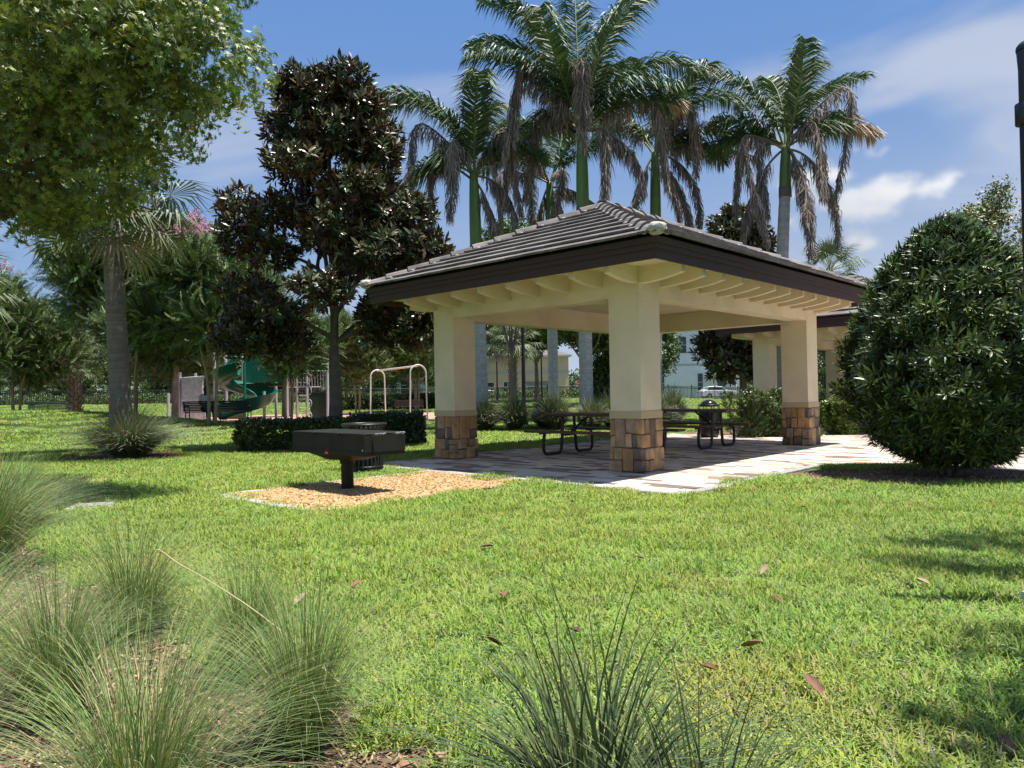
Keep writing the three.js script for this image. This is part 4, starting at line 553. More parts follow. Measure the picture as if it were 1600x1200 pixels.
{
  const r = mulberry(521), fans = [fanLeaf(r), fanLeaf(r), fanLeaf(r, true)];
  const sabal = (label, x, d, hT, rad, n, seed, sc = 1, boots = false, lean = 0) => {
    const q = mulberry(seed), T = thing('cabbage_palm', label, 'palm', x, H(x, -d), -d, 0, 'cabbage palms'), tp = [], tr = []; const m = Math.round(hT * 22);
    for (let k = 0; k <= m; k++) { const t = k / m; tp.push(V(lean * t, -0.1 + t * (hT + 0.1), 0)); tr.push(rad * (1.2 - 0.28 * smooth(0, 0.3, t) - 0.12 * t + (t > 0.93 ? 0.12 : 0)) * (1 + (boots ? 0 : 0.016 * (k % 2 ? 1 : -1) + 0.03 * (q() - 0.5)))); }
    mesh('trunk', tubeG(tp, tr, 16), palmBarkM, T);
    if (boots) { const bg = new GB(), rows = Math.round(hT / 0.16); for (let k = 1; k < rows; k++) for (let j = 0; j < 7; j++) { const a = (j + (k % 2) / 2) / 7 * 6.283, y = k * 0.16, dx = Math.cos(a), dz = Math.sin(a); const c = V(dx * rad, y, dz * rad), e = V(dx * (rad + 0.11), y + 0.26, dz * (rad + 0.11)), s = V(-dz * 0.06, 0, dx * 0.06); const i = [bg.v(c.x - s.x * 1.6, c.y, c.z - s.z * 1.6), bg.v(c.x + s.x * 1.6, c.y, c.z + s.z * 1.6), bg.v(e.x + s.x * 0.6, e.y, e.z + s.z * 0.6), bg.v(e.x - s.x * 0.6, e.y, e.z - s.z * 0.6), bg.v(c.x * 0.9, c.y + 0.24, c.z * 0.9)]; bg.quad(i[0], i[1], i[2], i[3]); bg.tri(i[3], i[2], i[4]); } const bm = mesh('leaf_bases', bg.geo(true), new THREE.MeshStandardMaterial({ map: greyBarkT, roughness: 1, side: THREE.DoubleSide }), T); bm.userData.kind = 'stuff'; }
    for (let k = 0; k < n; k++) { const t = k / n, e = mix(1.35, -0.95, Math.pow(t, 0.85)) + (q() - 0.5) * 0.25, f = mesh('frond', fans[t > 0.9 && q() < 0.7 ? 2 : k % 2], frondM, T); f.position.set(lean, hT - 0.05 - t * 0.25, 0); f.rotation.set(0, k * 2.4 + q() * 0.5, 0); f.rotation.order = 'YZX'; f.rotation.z = e; f.rotation.x = (q() - 0.5) * 0.5; f.scale.setScalar(sc * (0.85 + q() * 0.3)); }
  };
  sabal('cabbage palm with a tall grey trunk rising from the clump of grass', -8.15, 15.4, 5.6, 0.225, 46, 531, 1.12, false, -0.22);
  sabal('cabbage palm leaning fronds in from the far left edge', -13.3, 17.2, 3.9, 0.22, 34, 532, 1.05);
  sabal('cabbage palm with criss-cross leaf bases behind the grey green bench', -22.3, 37.5, 3.6, 0.33, 30, 533, 1.1, true);
  sabal('cabbage palm with knobbly trunk in front of the yellow building', 0.05, 40, 4.3, 0.2, 34, 534, 1.15, true);
  sabal('cabbage palm whose fan fronds show above the rear roof', 20.0, 46, 8.6, 0.22, 34, 535, 1.3);
  sabal('low cabbage palm at the far left horizon behind the fence', -46, 70, 2.2, 0.25, 26, 536, 1.6);
  sabal('cabbage palm standing behind the crape myrtles and play structure', -13.5, 44, 5.4, 0.25, 34, 537, 1.2);
}
// ---------- ornamental grasses ----------
{
  const r = mulberry(551), gm = leafMat(0.7, 0.3), cm = leafMat(0.85, 0.15);
  const clump = (n, h, spread, w, pal, seg = 5, dryTip = 0) => { const g = new GB(); for (let k = 0; k < n; k++) { g.col = vary(pal[Math.floor(Math.pow(r(), 1.2) * pal.length)], r, 0.25); const a = r() * 6.283, b0 = Math.sqrt(r()) * spread * 0.13, l = h * (0.55 + r() * 0.65), out = Math.pow(r(), 0.7) * spread, dx = Math.cos(a), dz = Math.sin(a), px = -dz * w * 0.5, pz = dx * w * 0.5, tw = (r() - 0.5) * 1.1; let pi; for (let s = 0; s <= seg; s++) { const t = s / seg, rr = b0 + out * (0.35 * t + 0.65 * t * t), y = l * (t * (1.05 - 0.2 * (out / spread)) - 0.42 * (out / spread) * t * t * t), q = 1 - 0.85 * t * t, x = dx * rr - dz * tw * t * t * spread * 0.5, z = dz * rr + dx * tw * t * t * spread * 0.5; const i = g.v(x - px * q, y - 0.02, z - pz * q); g.v(x + px * q, y - 0.02, z + pz * q); if (s) g.quad(i - 2, i - 1, i + 1, i); } } return g.geo(); };
  const fine = [[0.15, 0.245, 0.045], [0.115, 0.20, 0.035], [0.21, 0.29, 0.07], [0.16, 0.25, 0.05], [0.36, 0.32, 0.14]], coarse = [[0.03, 0.06, 0.012], [0.045, 0.08, 0.016], [0.085, 0.12, 0.03]], cord = [[0.075, 0.125, 0.04], [0.11, 0.165, 0.055], [0.17, 0.205, 0.08], [0.30, 0.26, 0.15]];
  let c1; const put = (label, geo, x, d, s, turn, group, y) => { const T = thing('grass_clump', label, 'grass clump', x, (y ?? H(x, -d)), -d, turn, group), m = mesh('blades', geo, geo === c1 ? cm : gm, T); m.scale.setScalar(s); m.userData.kind = 'stuff'; return T; };
  const f1 = clump(1100, 0.74, 0.52, 0.0029, fine, 6), f2 = clump(1000, 0.7, 0.72, 0.003, fine, 6), f3 = clump(1600, 0.85, 0.82, 0.0038, fine, 6), c0 = clump(300, 0.62, 0.7, 0.0092, coarse, 7), big = clump(2600, 1.05, 1.75, 0.014, cord, 6), b2 = clump(1500, 1.2, 1.0, 0.026, cord, 5), b3 = clump(1400, 1.15, 1.1, 0.028, cord, 5);
  c1 = c0; const gf = 'fine ornamental grasses in the front bed';
  put('fine grass clump with tan base right of the others in the front bed', f1, -0.72, 2.5, 0.92, 0.3, gf); put('fine grass clump at the bottom left, cut by the lower frame edge', f2, -1.05, 2.05, 0.95, 1.7, gf);
  put('upright fine grass clump in the bed, left of the bottom clump', f1, -1.72, 2.75, 0.9, 2.4, gf); put('bushy fine grass clump in the middle of the front bed', f2, -1.95, 3.75, 1.0, 0.9, gf);
  put('large dark fine grass clump at the left frame edge', f3, -3.7, 5.1, 1.15, 0.2, gf); put('fine grass clump behind the large one at the left edge', f3, -4.9, 6.3, 1.1, 2.0, gf);
  put('fine grass clump at left frame edge, middle of the bed', f2, -2.75, 3.5, 0.95, 3.0, gf); put('thin pale grass clump at the lawn side of the front bed', f1, -1.15, 3.15, 0.8, 4.0, gf);
  put('wispy grass clump low at the left frame edge', f2, -2.2, 2.85, 1.0, 5.0, gf); put('fine grass clump set back beside the utility cover', f3, -4.75, 7.1, 0.9, 3.3, gf); put('coarse dark green grass tuft at the bottom centre', c1, 0.2, 1.98, 1.0, 0.5); put('coarse arching grass tuft at the bottom, right of centre', c1, 0.42, 1.72, 0.8, 2.2);
  put('huge fountain of grass around the foot of the tall palm', big, -7.85, 15.1, 1.0, 0.4, null, -0.02);
  const gb = 'tall grasses at the feet of the royal palms'; [[-0.9, 23.2, 'beside the left column'], [0.05, 23.0, 'second from the left column'], [1.05, 24.2, 'between the left pair of grey trunks'], [1.3, 22.8, 'behind the table end'], [2.4, 22.6, 'in front of the tallest palm'], [3.2, 23.6, 'behind the near column, left side'], [4.6, 23.4, 'just right of the near column'], [5.3, 24.6, 'right of the near column, farther back'], [-3.2, 22.5, 'by the mulch edge left of the left column'], [7.0, 60, 'on the far lawn below the white house'], [10.5, 63, 'on the far lawn in front of the parked car']].forEach(([x, d, w], k) => put('tall green grass clump ' + w, k % 2 ? b2 : b3, x, d, d > 40 ? 0.9 : k === 8 ? 0.6 : 0.95 + 0.12 * Math.sin(k * 3), k * 1.3, gb));
  { // dry stalk arching over the lawn
    const p = curve([V(-1.85, 0.0, -3.7), V(-1.75, 0.42, -3.55), V(-1.4, 0.47, -3.1), V(-0.95, 0.36, -2.75), V(-0.6, 0.2, -2.5)], 20); tag(mesh('grass_stalk', tubeG(p, 0.0022, 5), std([0.52, 0.42, 0.22], 0.9), scene), 'long straw-coloured stalk arching from the grass over the lawn', 'stalk');
  }
}
// fallen leaves on the lawn
{
  const r = mulberry(571), g = new GB(); leaf(g, V(-0.06, 0, 0), V(1, 0, 0), V(0, 1, 0), 0.13, [[0, 0], [0.2, 0.16], [0.5, 0.23], [0.8, 0.15], [1, 0]], 0.9, -0.25); const lg = g.geo(), ms = [[0.16, 0.07, 0.035], [0.25, 0.14, 0.085], [0.085, 0.042, 0.026], [0.32, 0.21, 0.14]].map((c) => new THREE.MeshStandardMaterial({ color: col(...c), roughness: 0.7, side: THREE.DoubleSide }));
  const spots = [[1.03, 3.25, 1, 'pale brown leaf lying right of the coarse grass'], [1.12, 2.8, 0, 'dark curled leaf nearest the long blades right of centre'], [0.78, 3.0, 0, 'reddish leaf just over the coarse grass tips'], [0.27, 3.5, 2, 'dark folded leaf above the coarse grass tuft'], [-0.06, 4.15, 0, 'brown leaf in the middle of the lawn'], [-0.2, 5.45, 2, 'dark leaf on the lawn below the paving edge'], [-0.95, 4.45, 0, 'small brown leaf at the left side of the lawn'], [-1.2, 4.1, 3, 'pale leaf beside the front bed'], [2.35, 4.25, 3, 'light leaf lying in the right shade patch'], [1.4, 3.95, 0, 'brown leaf alone on the right part of the lawn'], [1.55, 4.6, 3, 'light leaf beside the bare patch'], [2.75, 7.0, 1, 'leaf on the lawn nearest the path edge'], [-0.1, 3.35, 2, 'dark leaf caught among the long blade tips'], [1.55, 2.35, 2, 'dark leaf at the lower right in shade'], [0.85, 5.0, 2, 'dark speckled leaf right of the lawn centre'], [-0.25, 2.35, 3, 'dry orange leaf on the mulch at the bottom'], [-0.35, 2.3, 1, 'brown leaf on the mulch beside the orange one']];
  spots.forEach(([x, d, m, l]) => { const o = tag(mesh('fallen_leaf', lg, ms[m], scene), l, 'leaf', 'leaves fallen on the lawn'); o.position.set(x, d < 2.4 ? 0.01 : 0.032, -d); o.rotation.set((r() - 0.5) * 0.7, r() * 6.28, (r() - 0.5) * 0.7); o.scale.setScalar(0.5 + r() * 0.38); });
}

// ---------- site furniture ----------
const blackM = new THREE.MeshStandardMaterial({ color: col(0.014, 0.014, 0.015), roughness: 0.42, metalness: 0.0, map: rep(nzFine, 2, 2) });
const brownBoardM = [0, 1, 2].map((k) => new THREE.MeshStandardMaterial({ map: noiseTex(128, 600 + k, [0.105 + k * 0.012, 0.048 + k * 0.006, 0.032], 0.3, 5, [0.4, 6]), roughness: 0.6 }));
const arc = (cx, cy, R, a0, a1, n, f) => Array.from({ length: n + 1 }, (_, k) => { const a = mix(a0, a1, k / n) * Math.PI / 180; return f(cx + R * Math.cos(a), cy + R * Math.sin(a)); });
function picnicTable(label, x, d, turn) { // long axis along local x
  const T = thing('picnic_table', label, 'picnic table', x, 0, -d, turn, 'picnic tables'), L = 2.44;
  for (let k = 0; k < 5; k++) { const m = mesh('top_board', chamfer(L, 0.042, 0.143, 0.006), brownBoardM[k % 3], T); m.position.set(0, 0.745, (k - 2) * 0.149); }
  for (const s of [-1, 1]) for (let k = 0; k < 2; k++) { const m = mesh('seat_board', chamfer(L, 0.042, 0.13, 0.006), brownBoardM[(k + 1) % 3], T); m.position.set(0, 0.445, s * (0.63 + k * 0.136)); }
  const R = 0.03;
  for (const e of [-0.82, 0.82]) {
    for (const s of [-1, 1]) { const f = (z, y) => V(e, y, s * z); // tube from the seat down to the ground and up to the top
      const p = [f(0.70, 0.43), f(0.70, 0.38), f(0.73, 0.3), ...arc(0.63, 0.13, 0.1, 10, -90, 6, f), f(0.42, 0.03), ...arc(0.32, 0.13, 0.1, -90, -185, 6, f).map((v) => v), f(0.19, 0.4), f(0.17, 0.72)]; mesh('leg', tubeG(curve(p, 40), R, 9), blackM, T); }
    mesh('cross_tube', tubeG([V(e, 0.36, -0.2), V(e, 0.36, 0.2)], 0.025, 8), blackM, T);
    mesh('top_bracket', boxG(e - 0.03, e + 0.03, 0.7, 0.7235, -0.34, 0.34), blackM, T); for (const s of [-1, 1]) mesh('seat_bracket', boxG(e - 0.03, e + 0.03, 0.4, 0.4235, s > 0 ? 0.56 : -0.83, s > 0 ? 0.83 : -0.56), blackM, T);
    const g = Math.sign(e); mesh('brace', tubeG([V(e, 0.37, 0), V(e - g * 0.48, 0.715, 0)], 0.018, 7), blackM, T);
  }
  return T;
}
picnicTable('brown picnic table under the near pavilion, partly behind the front column', 1.66, 13.5, -TH);
picnicTable('brown picnic table under the near pavilion with the domed bin behind it', 3.5, 15.35, -TH);
{ const [x, z] = fromUV(2.3, V2 + 2.4); picnicTable('brown picnic table in the shade of the rear pavilion', x, -z, -TH + Math.PI / 2); }
function bench(label, x, d, turn, mat, y, L = 1.83, tilt = 0) { // backrest on the local +z side
  const T = thing('park_bench', label, 'bench', x, y ?? H(x, -d), -d, turn, 'slatted park benches'); T.rotation.z = tilt; const n = L > 2 ? 3 : 3;
  for (let k = 0; k < 5; k++) { const m = mesh('seat_slat', chamfer(L, 0.02, 0.07, 0.004), mat, T); m.position.set(0, 0.44 + (k === 0 ? -0.012 : 0), -0.2 + k * 0.085); }
  for (let k = 0; k < 6; k++) { const m = mesh('back_slat', chamfer(L, 0.05, 0.016, 0.004), mat, T); m.position.set(0, 0.5 + k * 0.066, 0.21 + k * 0.014); m.rotation.x = 0.2; }
  for (let k = 0; k < n; k++) { const e = (k / (n - 1) - 0.5) * (L - 0.16); mesh('frame', tubeG(curve([V(e, 0.0, -0.2), V(e, 0.4, -0.21), V(e, 0.42, 0.12), V(e, 0.5, 0.235), V(e, 0.86, 0.31)], 18), 0.021, 7), mat, T); mesh('leg', tubeG([V(e, 0.0, 0.24), V(e, 0.42, 0.15)], 0.021, 7), mat, T); if (k !== 1) mesh('armrest', tubeG(curve([V(e, 0.42, -0.21), V(e, 0.64, -0.2), V(e, 0.66, 0.0), V(e, 0.66, 0.25)], 12), 0.018, 7), mat, T); }
  return T;
}
const greyGreenM = new THREE.MeshStandardMaterial({ color: col(0.06, 0.085, 0.09), roughness: 0.5 });
const BX = -11.35, BD = 28.4; bench('long black slatted bench with a person on it, facing the playground', BX, BD, 0.06, blackM, undefined, 2.5);
bench('grey green bench half hidden behind the grassy rise at left', -22.3, 35.5, 0.12, greyGreenM, 0.28, 1.83, -0.05);
bench('black slatted bench on the far side of the swings', -6.55, 46.8, 0.05, blackM);
// slatted litter bin behind the grill
{
  const T = thing('litter_bin', 'black slatted steel bin with a flared ring top, behind the grill', 'bin', -2.32, -0.03, -11.5), n = 26;
  for (let k = 0; k < n; k++) { const a = k / n * 6.283, m = mesh('slat', (T.userData.sg = T.userData.sg || null, new GB().tube(curve([V(0, 0.06, 0), V(0, 0.55, 0), V(0.02, 0.66, 0), V(0.065, 0.74, 0)], 7), 0.017, 4).geo()), blackM, T); m.position.set(Math.cos(a) * 0.27, 0, -Math.sin(a) * 0.27); m.rotation.y = a; }
  delete T.userData.sg;
  const tor = (R, y, t) => { const g = new THREE.TorusGeometry(R, t, 8, 40); g.rotateX(Math.PI / 2); g.translate(0, y, 0); return g; };
  mesh('top_ring', tor(0.335, 0.75, 0.022), blackM, T); mesh('band', tor(0.272, 0.42, 0.014), blackM, T); mesh('band', tor(0.272, 0.1, 0.014), blackM, T); mesh('liner', new THREE.CylinderGeometry(0.235, 0.225, 0.62, 24, 1, true).translate(0, 0.36, 0), new THREE.MeshStandardMaterial({ color: col(0.012, 0.012, 0.012), roughness: 0.8, side: THREE.DoubleSide }), T); mesh('base_plate', new THREE.CylinderGeometry(0.27, 0.27, 0.06, 24).translate(0, 0.03, 0), blackM, T);
}
// domed bin behind the second table
{
  const T = thing('domed_bin', 'black bin with a glossy dome lid behind the picnic table', 'bin', 4.8, -0.01, -18);
  const lp = [[0, 0], [0.2, 0], [0.235, 0.1], [0.25, 0.66], [0.265, 0.68], [0.25, 0.7], [0, 0.7]].map(([a, b]) => new THREE.Vector2(a, b)); mesh('body', new THREE.LatheGeometry(lp, 24), blackM, T);
  const dp = []; for (let k = 0; k <= 10; k++) { const a = k / 10 * Math.PI / 2; dp.push(new THREE.Vector2(0.215 * Math.cos(a), 0.76 + 0.17 * Math.sin(a))); } mesh('dome_lid', new THREE.LatheGeometry(dp, 24), new THREE.MeshStandardMaterial({ color: col(0.012, 0.012, 0.014), roughness: 0.18, side: THREE.DoubleSide }), T);
  const g = new THREE.TorusGeometry(0.262, 0.012, 6, 32); g.rotateX(Math.PI / 2); g.translate(0, 0.8, 0); mesh('rim_ring', g, blackM, T);
  for (let k = 0; k < 8; k++) { const a = k / 8 * 6.283; mesh('rim_strut', tubeG([V(Math.cos(a) * 0.25, 0.69, Math.sin(a) * 0.25), V(Math.cos(a) * 0.26, 0.8, Math.sin(a) * 0.26)], 0.009, 5), blackM, T); mesh('lid_arm', tubeG([V(Math.cos(a) * 0.26, 0.8, Math.sin(a) * 0.26), V(Math.cos(a) * 0.2, 0.785, Math.sin(a) * 0.2)], 0.007, 5), blackM, T); }
  // pale emblem on the body
  const em = new GB(); for (const s of [-1, 1]) em.tube([V(s * 0.045, 0.42, 0.245), V(0, 0.35, 0.244), V(0, 0.29, 0.243)], 0.007, 5); mesh('emblem', em.geo(), std([0.2, 0.2, 0.2], 0.5), T);
}
// pedestal group grill on the gravel
{
  const T = thing('barbecue_grill', 'large black steel park grill on a thick post over the gravel', 'grill', -2.1, -0.02, -9.31, -TH), a = 0.80, b = 0.30, y0 = 0.52, y1 = 0.722, t = 0.012;
  const gm = new THREE.MeshPhysicalMaterial({ map: noiseTex(256, 620, [0.012, 0.0125, 0.010], 0.8, 6), roughness: 0.6, specularIntensity: 0.45 }), P = (n, g, m = gm) => mesh(n, g, m, T);
  P('post', tubeG([V(0, -0.1, 0), V(0, 0.47, 0)], 0.077, 20)); P('post_collar', tubeG([V(0, 0.34, 0), V(0, 0.49, 0)], 0.092, 20));
  P('front_panel', boxG(-a, a, y0, y1, b - t, b)); P('back_panel', boxG(-a, a, y0, y1, -b, -b + t)); P('end_panel', boxG(a - t, a, y0, y1, -b + t, b - t)); P('end_panel', boxG(-a, -a + t, y0, y1, -b + t, b - t)); P('floor_panel', boxG(-a + t, a - t, y0, y0 + t, -b + t, b - t));
  const pan = new GB(); const up = [V(-a * 0.99, y0 - 0.002, b * 0.98), V(a * 0.99, y0 - 0.002, b * 0.98), V(a * 0.99, y0 - 0.002, -b * 0.98), V(-a * 0.99, y0 - 0.002, -b * 0.98)], mid = up.map((v) => v.clone().setY(y0 - 0.045)), lo = [V(-0.26, 0.39, 0.13), V(0.26, 0.39, 0.13), V(0.26, 0.39, -0.13), V(-0.26, 0.39, -0.13)].map((v) => v);
  pan.prism(mid, up); const md2 = mid.map((v) => v.clone().multiply(V(0.62, 1, 0.9)).setY(y0 - 0.0455)); pan.prism(lo, md2); P('underside_pan', pan.geo(true));
  for (let k = 0; k < 3; k++) { const c = (k - 1) * 0.53; const m = P('lid_flap', chamfer(0.5, 0.022, 0.62, 0.006)); m.position.set(c, y1 + 0.012, 0); P('flap_hinge', tubeG([V(c + 0.22, y1 + 0.01, b + 0.014), V(c + 0.3, y1 + 0.01, b + 0.014)], 0.016, 8)); }
  // spring handles on the end
  for (const z of [-0.17, 0.12]) { const h = []; for (let k = 0; k <= 60; k++) { const q = k / 60; h.push(V(a + 0.06 + 0.011 * Math.cos(q * 50), y1 + 0.012 + 0.011 * Math.sin(q * 50), z - 0.07 + 0.14 * q)); } P('spring_handle', tubeG(h, 0.004, 5), std([0.35, 0.35, 0.35], 0.35, { metalness: 0.8 })); P('handle_rod', tubeG([V(a - 0.05, y1 + 0.012, z - 0.09), V(a + 0.06, y1 + 0.012, z - 0.09), V(a + 0.06, y1 + 0.012, z + 0.09), V(a - 0.05, y1 + 0.012, z + 0.09)], 0.005, 5)); }
  const ch = new GB(); for (let k = 0; k < 9; k++) { const tg = arc(0, 0, 0.011, 0, 360, 8, (q, w) => k % 2 ? V(a + 0.012, y1 - 0.03 - k * 0.021 + w * 1.3, b - 0.12 + q) : V(a + 0.012 + q * 0.7, y1 - 0.03 - k * 0.021 + w * 1.3, b - 0.12)); ch.tube(tg, 0.003, 4, false); } P('chain', ch.geo());
  P('warning_label', boxG(-0.03, 0.045, y0 - 0.04, y0 + 0.012, b + 0.001, b + 0.004), std([0.5, 0.09, 0.05], 0.6)); P('corner_bolt', new THREE.SphereGeometry(0.012, 10, 8).translate(a - 0.03, y0 + 0.03, b + 0.002), std([0.5, 0.5, 0.5], 0.4, { metalness: 0.8 }));
  P('sill_rail', boxG(-a - 0.008, a + 0.008, y0 - 0.012, y0 + 0.008, b + 0.0005, b + 0.01));
}
// pale utility lid in the lawn
{ const T = thing('utility_cover', 'pale rectangular utility cover set in the lawn beside the fine grass', 'cover', -4.7, -0.075, -8.2, 0.3), m = mesh('frame', chamfer(0.46, 0.1, 0.3, 0.012), new THREE.MeshStandardMaterial({ map: nzConc, roughness: 0.9 }), T); m.position.y = 0.03; const l = mesh('lid', chamfer(0.4, 0.03, 0.24, 0.008), new THREE.MeshStandardMaterial({ map: rep(nzConc, 2, 2), color: col(0.75, 0.75, 0.78), roughness: 0.85 }), T); l.position.y = 0.078; mesh('finger_hole', new THREE.CylinderGeometry(0.012, 0.012, 0.006, 10).translate(0.14, 0.094, 0), blackM, T); }
// black post at the right frame edge
{ const T = thing('metal_post', 'slim black metal post with a collar at the right picture edge', 'post', 2.81, -0.03, -3.95); mesh('shaft', tubeG([V(0, 0, 0), V(0, 2.9, 0), V(0, 3.02, 0)], [0.045, 0.042, 0.05], 14), blackM, T); mesh('cap', new THREE.SphereGeometry(0.052, 14, 8, 0, 6.3, 0, 1.6).translate(0, 3.0, 0), blackM, T); mesh('collar', tubeG([V(0, 2.6, 0), V(0, 2.71, 0)], 0.062, 14), blackM, T); mesh('base_flange', tubeG([V(0, 0, 0), V(0, 0.07, 0)], 0.09, 14), std([0.5, 0.5, 0.5], 0.7), T); }
function lampPost(label, x, d, h, R) { const T = thing('lamp_post', label, 'lamp post', x, H(x, -d), -d, 0, 'black lamp posts'); mesh('pole', tubeG([V(0, -0.1, 0), V(0, 0.5, 0), V(0, 0.55, 0), V(0, h, 0)], [R * 1.5, R * 1.4, R, R * 0.8], 12), blackM, T); mesh('base', tubeG([V(0, -0.05, 0), V(0, 0.25, 0)], R * 2, 12), blackM, T); mesh('lantern', new THREE.LatheGeometry([[0, 0], [0.09, 0], [0.17, 0.12], [0.19, 0.4], [0.08, 0.52], [0, 0.6]].map(([p, q]) => new THREE.Vector2(p, q + h)), 12), std([0.12, 0.12, 0.12], 0.3), T); mesh('lantern_cap', new THREE.ConeGeometry(0.22, 0.16, 12).translate(0, h + 0.55, 0), blackM, T); }
lampPost('thick black lamp post among the tall grasses behind the pavilion', 0.42, 26.5, 4.0, 0.075); lampPost('thin black lamp post in front of the yellow building window', 2.5, 62, 3.9, 0.07); lampPost('thin black lamp post left of the leaning palm trunk by the yellow building', -1.25, 62, 3.9, 0.07);

// ---------- playground ----------
const postM = new THREE.MeshStandardMaterial({ color: col(0.46, 0.43, 0.47), roughness: 0.45 }), greenM = new THREE.MeshStandardMaterial({ color: col(0.012, 0.15, 0.105), roughness: 0.32, side: THREE.DoubleSide }), deckM = std([0.075, 0.03, 0.025], 0.7), wallM = new THREE.MeshStandardMaterial({ map: noiseTex(256, 640, [0.42, 0.43, 0.46], 0.5, 5), roughness: 0.7 }), dkGreenM = new THREE.MeshStandardMaterial({ color: col(0.012, 0.035, 0.022), roughness: 0.6 });
{
  const T = thing('play_structure', 'play structure with green spiral slide, grey posts and climbing panels', 'playground', -11.0, -0.015, -32.5), P = (n, g, m = postM, par = T) => mesh(n, g, m, par), post = (x, z, h) => P('post', tubeG([V(x, -0.1, z), V(x, h, z)], 0.065, 12));
  // three decks
  const decks = [[-3.35, -2.15, 0.9, 1.0], [-1.3, 1.0, 1.8, 1.2], [1.55, 2.75, 1.35, 1.2]];
  for (const [x0, x1, h, w] of decks) { P('deck', boxG(x0, x1, h - 0.12, h, -w, 0.1), deckM); }
  for (const [x, z, h] of [[-3.55, 0.25, 2.35], [-3.45, -1.1, 2.35], [-2.05, 0.2, 3.3], [-2.05, -1.1, 3.3], [0.15, 0.3, 1.45], [0.15, -1.3, 3.0], [-1.35, -1.3, 3.1], [1.12, 0.2, 3.0], [1.12, -1.3, 3.0], [2.0, 0.22, 3.2], [2.9, 0.2, 2.7], [2.9, -1.3, 2.7]]) post(x, z, h);
  post(-4.05, 0.3, 1.45);
  // climbing wall panel, pierced
  { const s = new THREE.Shape(); s.moveTo(0, 0.2); s.bezierCurveTo(-0.1, 0.9, 0.1, 1.5, -0.02, 2.1); s.lineTo(0.95, 2.15); s.bezierCurveTo(0.75, 1.5, 1.15, 0.9, 0.95, 0.2); s.closePath(); for (const [x, y, q] of [[0.3, 0.6, 0.16], [0.66, 0.95, 0.17], [0.28, 1.25, 0.18], [0.62, 1.65, 0.16], [0.24, 1.85, 0.1]]) { const h = new THREE.Path(); h.absellipse(x, y, q, q * 0.75, 0, 6.283, true); s.holes.push(h); } const g = new THREE.ExtrudeGeometry(s, { depth: 0.09, bevelSize: 0.025, bevelThickness: 0.025, bevelSegments: 2, curveSegments: 10 }); g.translate(-3.45, 0, 0.22); P('climbing_wall', g, wallM); }
  // railings of bars
  const rail = (x0, x1, z, y0, y1) => { P('rail', tubeG([V(x0, y1, z), V(x1, y1, z)], 0.02, 6)); P('rail', tubeG([V(x0, y0, z), V(x1, y0, z)], 0.02, 6)); const n = Math.round((x1 - x0) / 0.13); for (let k = 1; k < n; k++) P('rail_bar', tubeG([V(mix(x0, x1, k / n), y0, z), V(mix(x0, x1, k / n), y1, z)], 0.011, 5)); };
  rail(-2.0, -1.0, 0.18, 1.5, 2.35); rail(1.2, 2.85, 0.18, 1.6, 2.35); rail(1.2, 2.85, -1.25, 1.6, 2.35);
  P('hoop', tubeG(arc(-1.8, 2.75, 0.27, 180, 0, 12, (x, y) => V(x, y, 0.2)).concat([V(-1.53, 2.35, 0.2)]), 0.02, 7));
  // moulded green side with ribs over the middle deck
  P('side_panel', boxG(-0.75, 1.15, 1.84, 2.1, 0.14, 0.22), greenM); { const s = new THREE.Shape(); s.moveTo(-0.75, 2.11); s.lineTo(0.3, 2.11); s.lineTo(-0.02, 3.0); s.lineTo(-0.75, 3.0); s.closePath(); const h = new THREE.Path(); h.absellipse(-0.42, 2.7, 0.13, 0.13, 0, 6.28, true); s.holes.push(h); P('side_panel', new THREE.ExtrudeGeometry(s, { depth: 0.06, bevelEnabled: false }).translate(0, 0, 0.15), greenM); }
  for (let k = 0; k < 4; k++) { const x = 0.42 + k * 0.2; P('panel_rib', tubeG([V(x, 2.1, 0.18), V(x - 0.3, 3.0, 0.18)], 0.045, 8), greenM); }
  // spiral slide: half-pipe trough sweeping down round a pole
  const slide = new GB(), N = 46, M = 10, cx = -0.45, cz = 1.0; const ids = [];
  for (let k = 0; k <= N; k++) { const t = k / N, an = (-95 + t * 415) * Math.PI / 180, R = 0.86 + 0.06 * t, yb = 2.12 - 1.82 * Math.pow(t, 0.92), row = []; for (let j = 0; j <= M; j++) { const q = (j / M - 0.5) * 2, w = 0.42, hh = q > 0 ? 0.55 : 0.3, y = yb + hh * Math.pow(Math.abs(q), 2.6), rr = R + q * w; row.push(slide.v(cx - Math.cos(an) * rr, y, cz - Math.sin(an) * rr)); } for (let j = M; j >= 0; j--) { const q = (j / M - 0.5) * 2, w = 0.445, hh = q > 0 ? 0.545 : 0.295, y = yb - 0.03 + hh * Math.pow(Math.abs(q), 2.6), rr = R + q * w; row.push(slide.v(cx - Math.cos(an) * rr, y, cz - Math.sin(an) * rr)); } ids.push(row); if (k) { const p = ids[k - 1], n = row.length; for (let j = 0; j < n; j++) slide.quad(p[j], p[(j + 1) % n], row[(j + 1) % n], row[j]); } }
  P('spiral_slide', slide.geo(), greenM); P('slide_pole', tubeG([V(cx, -0.1, cz), V(cx, 2.7, cz)], 0.06, 12), greenM); P('slide_hood', tubeG(arc(-0.95, 2.45, 0.5, 200, 60, 12, (x, y) => V(x, y, 0.3)), 0.09, 9), greenM);
  P('slide_leg', tubeG([V(cx + 0.35, -0.05, cz + 0.8), V(cx + 0.35, 0.4, cz + 0.8)], 0.035, 8), postM);
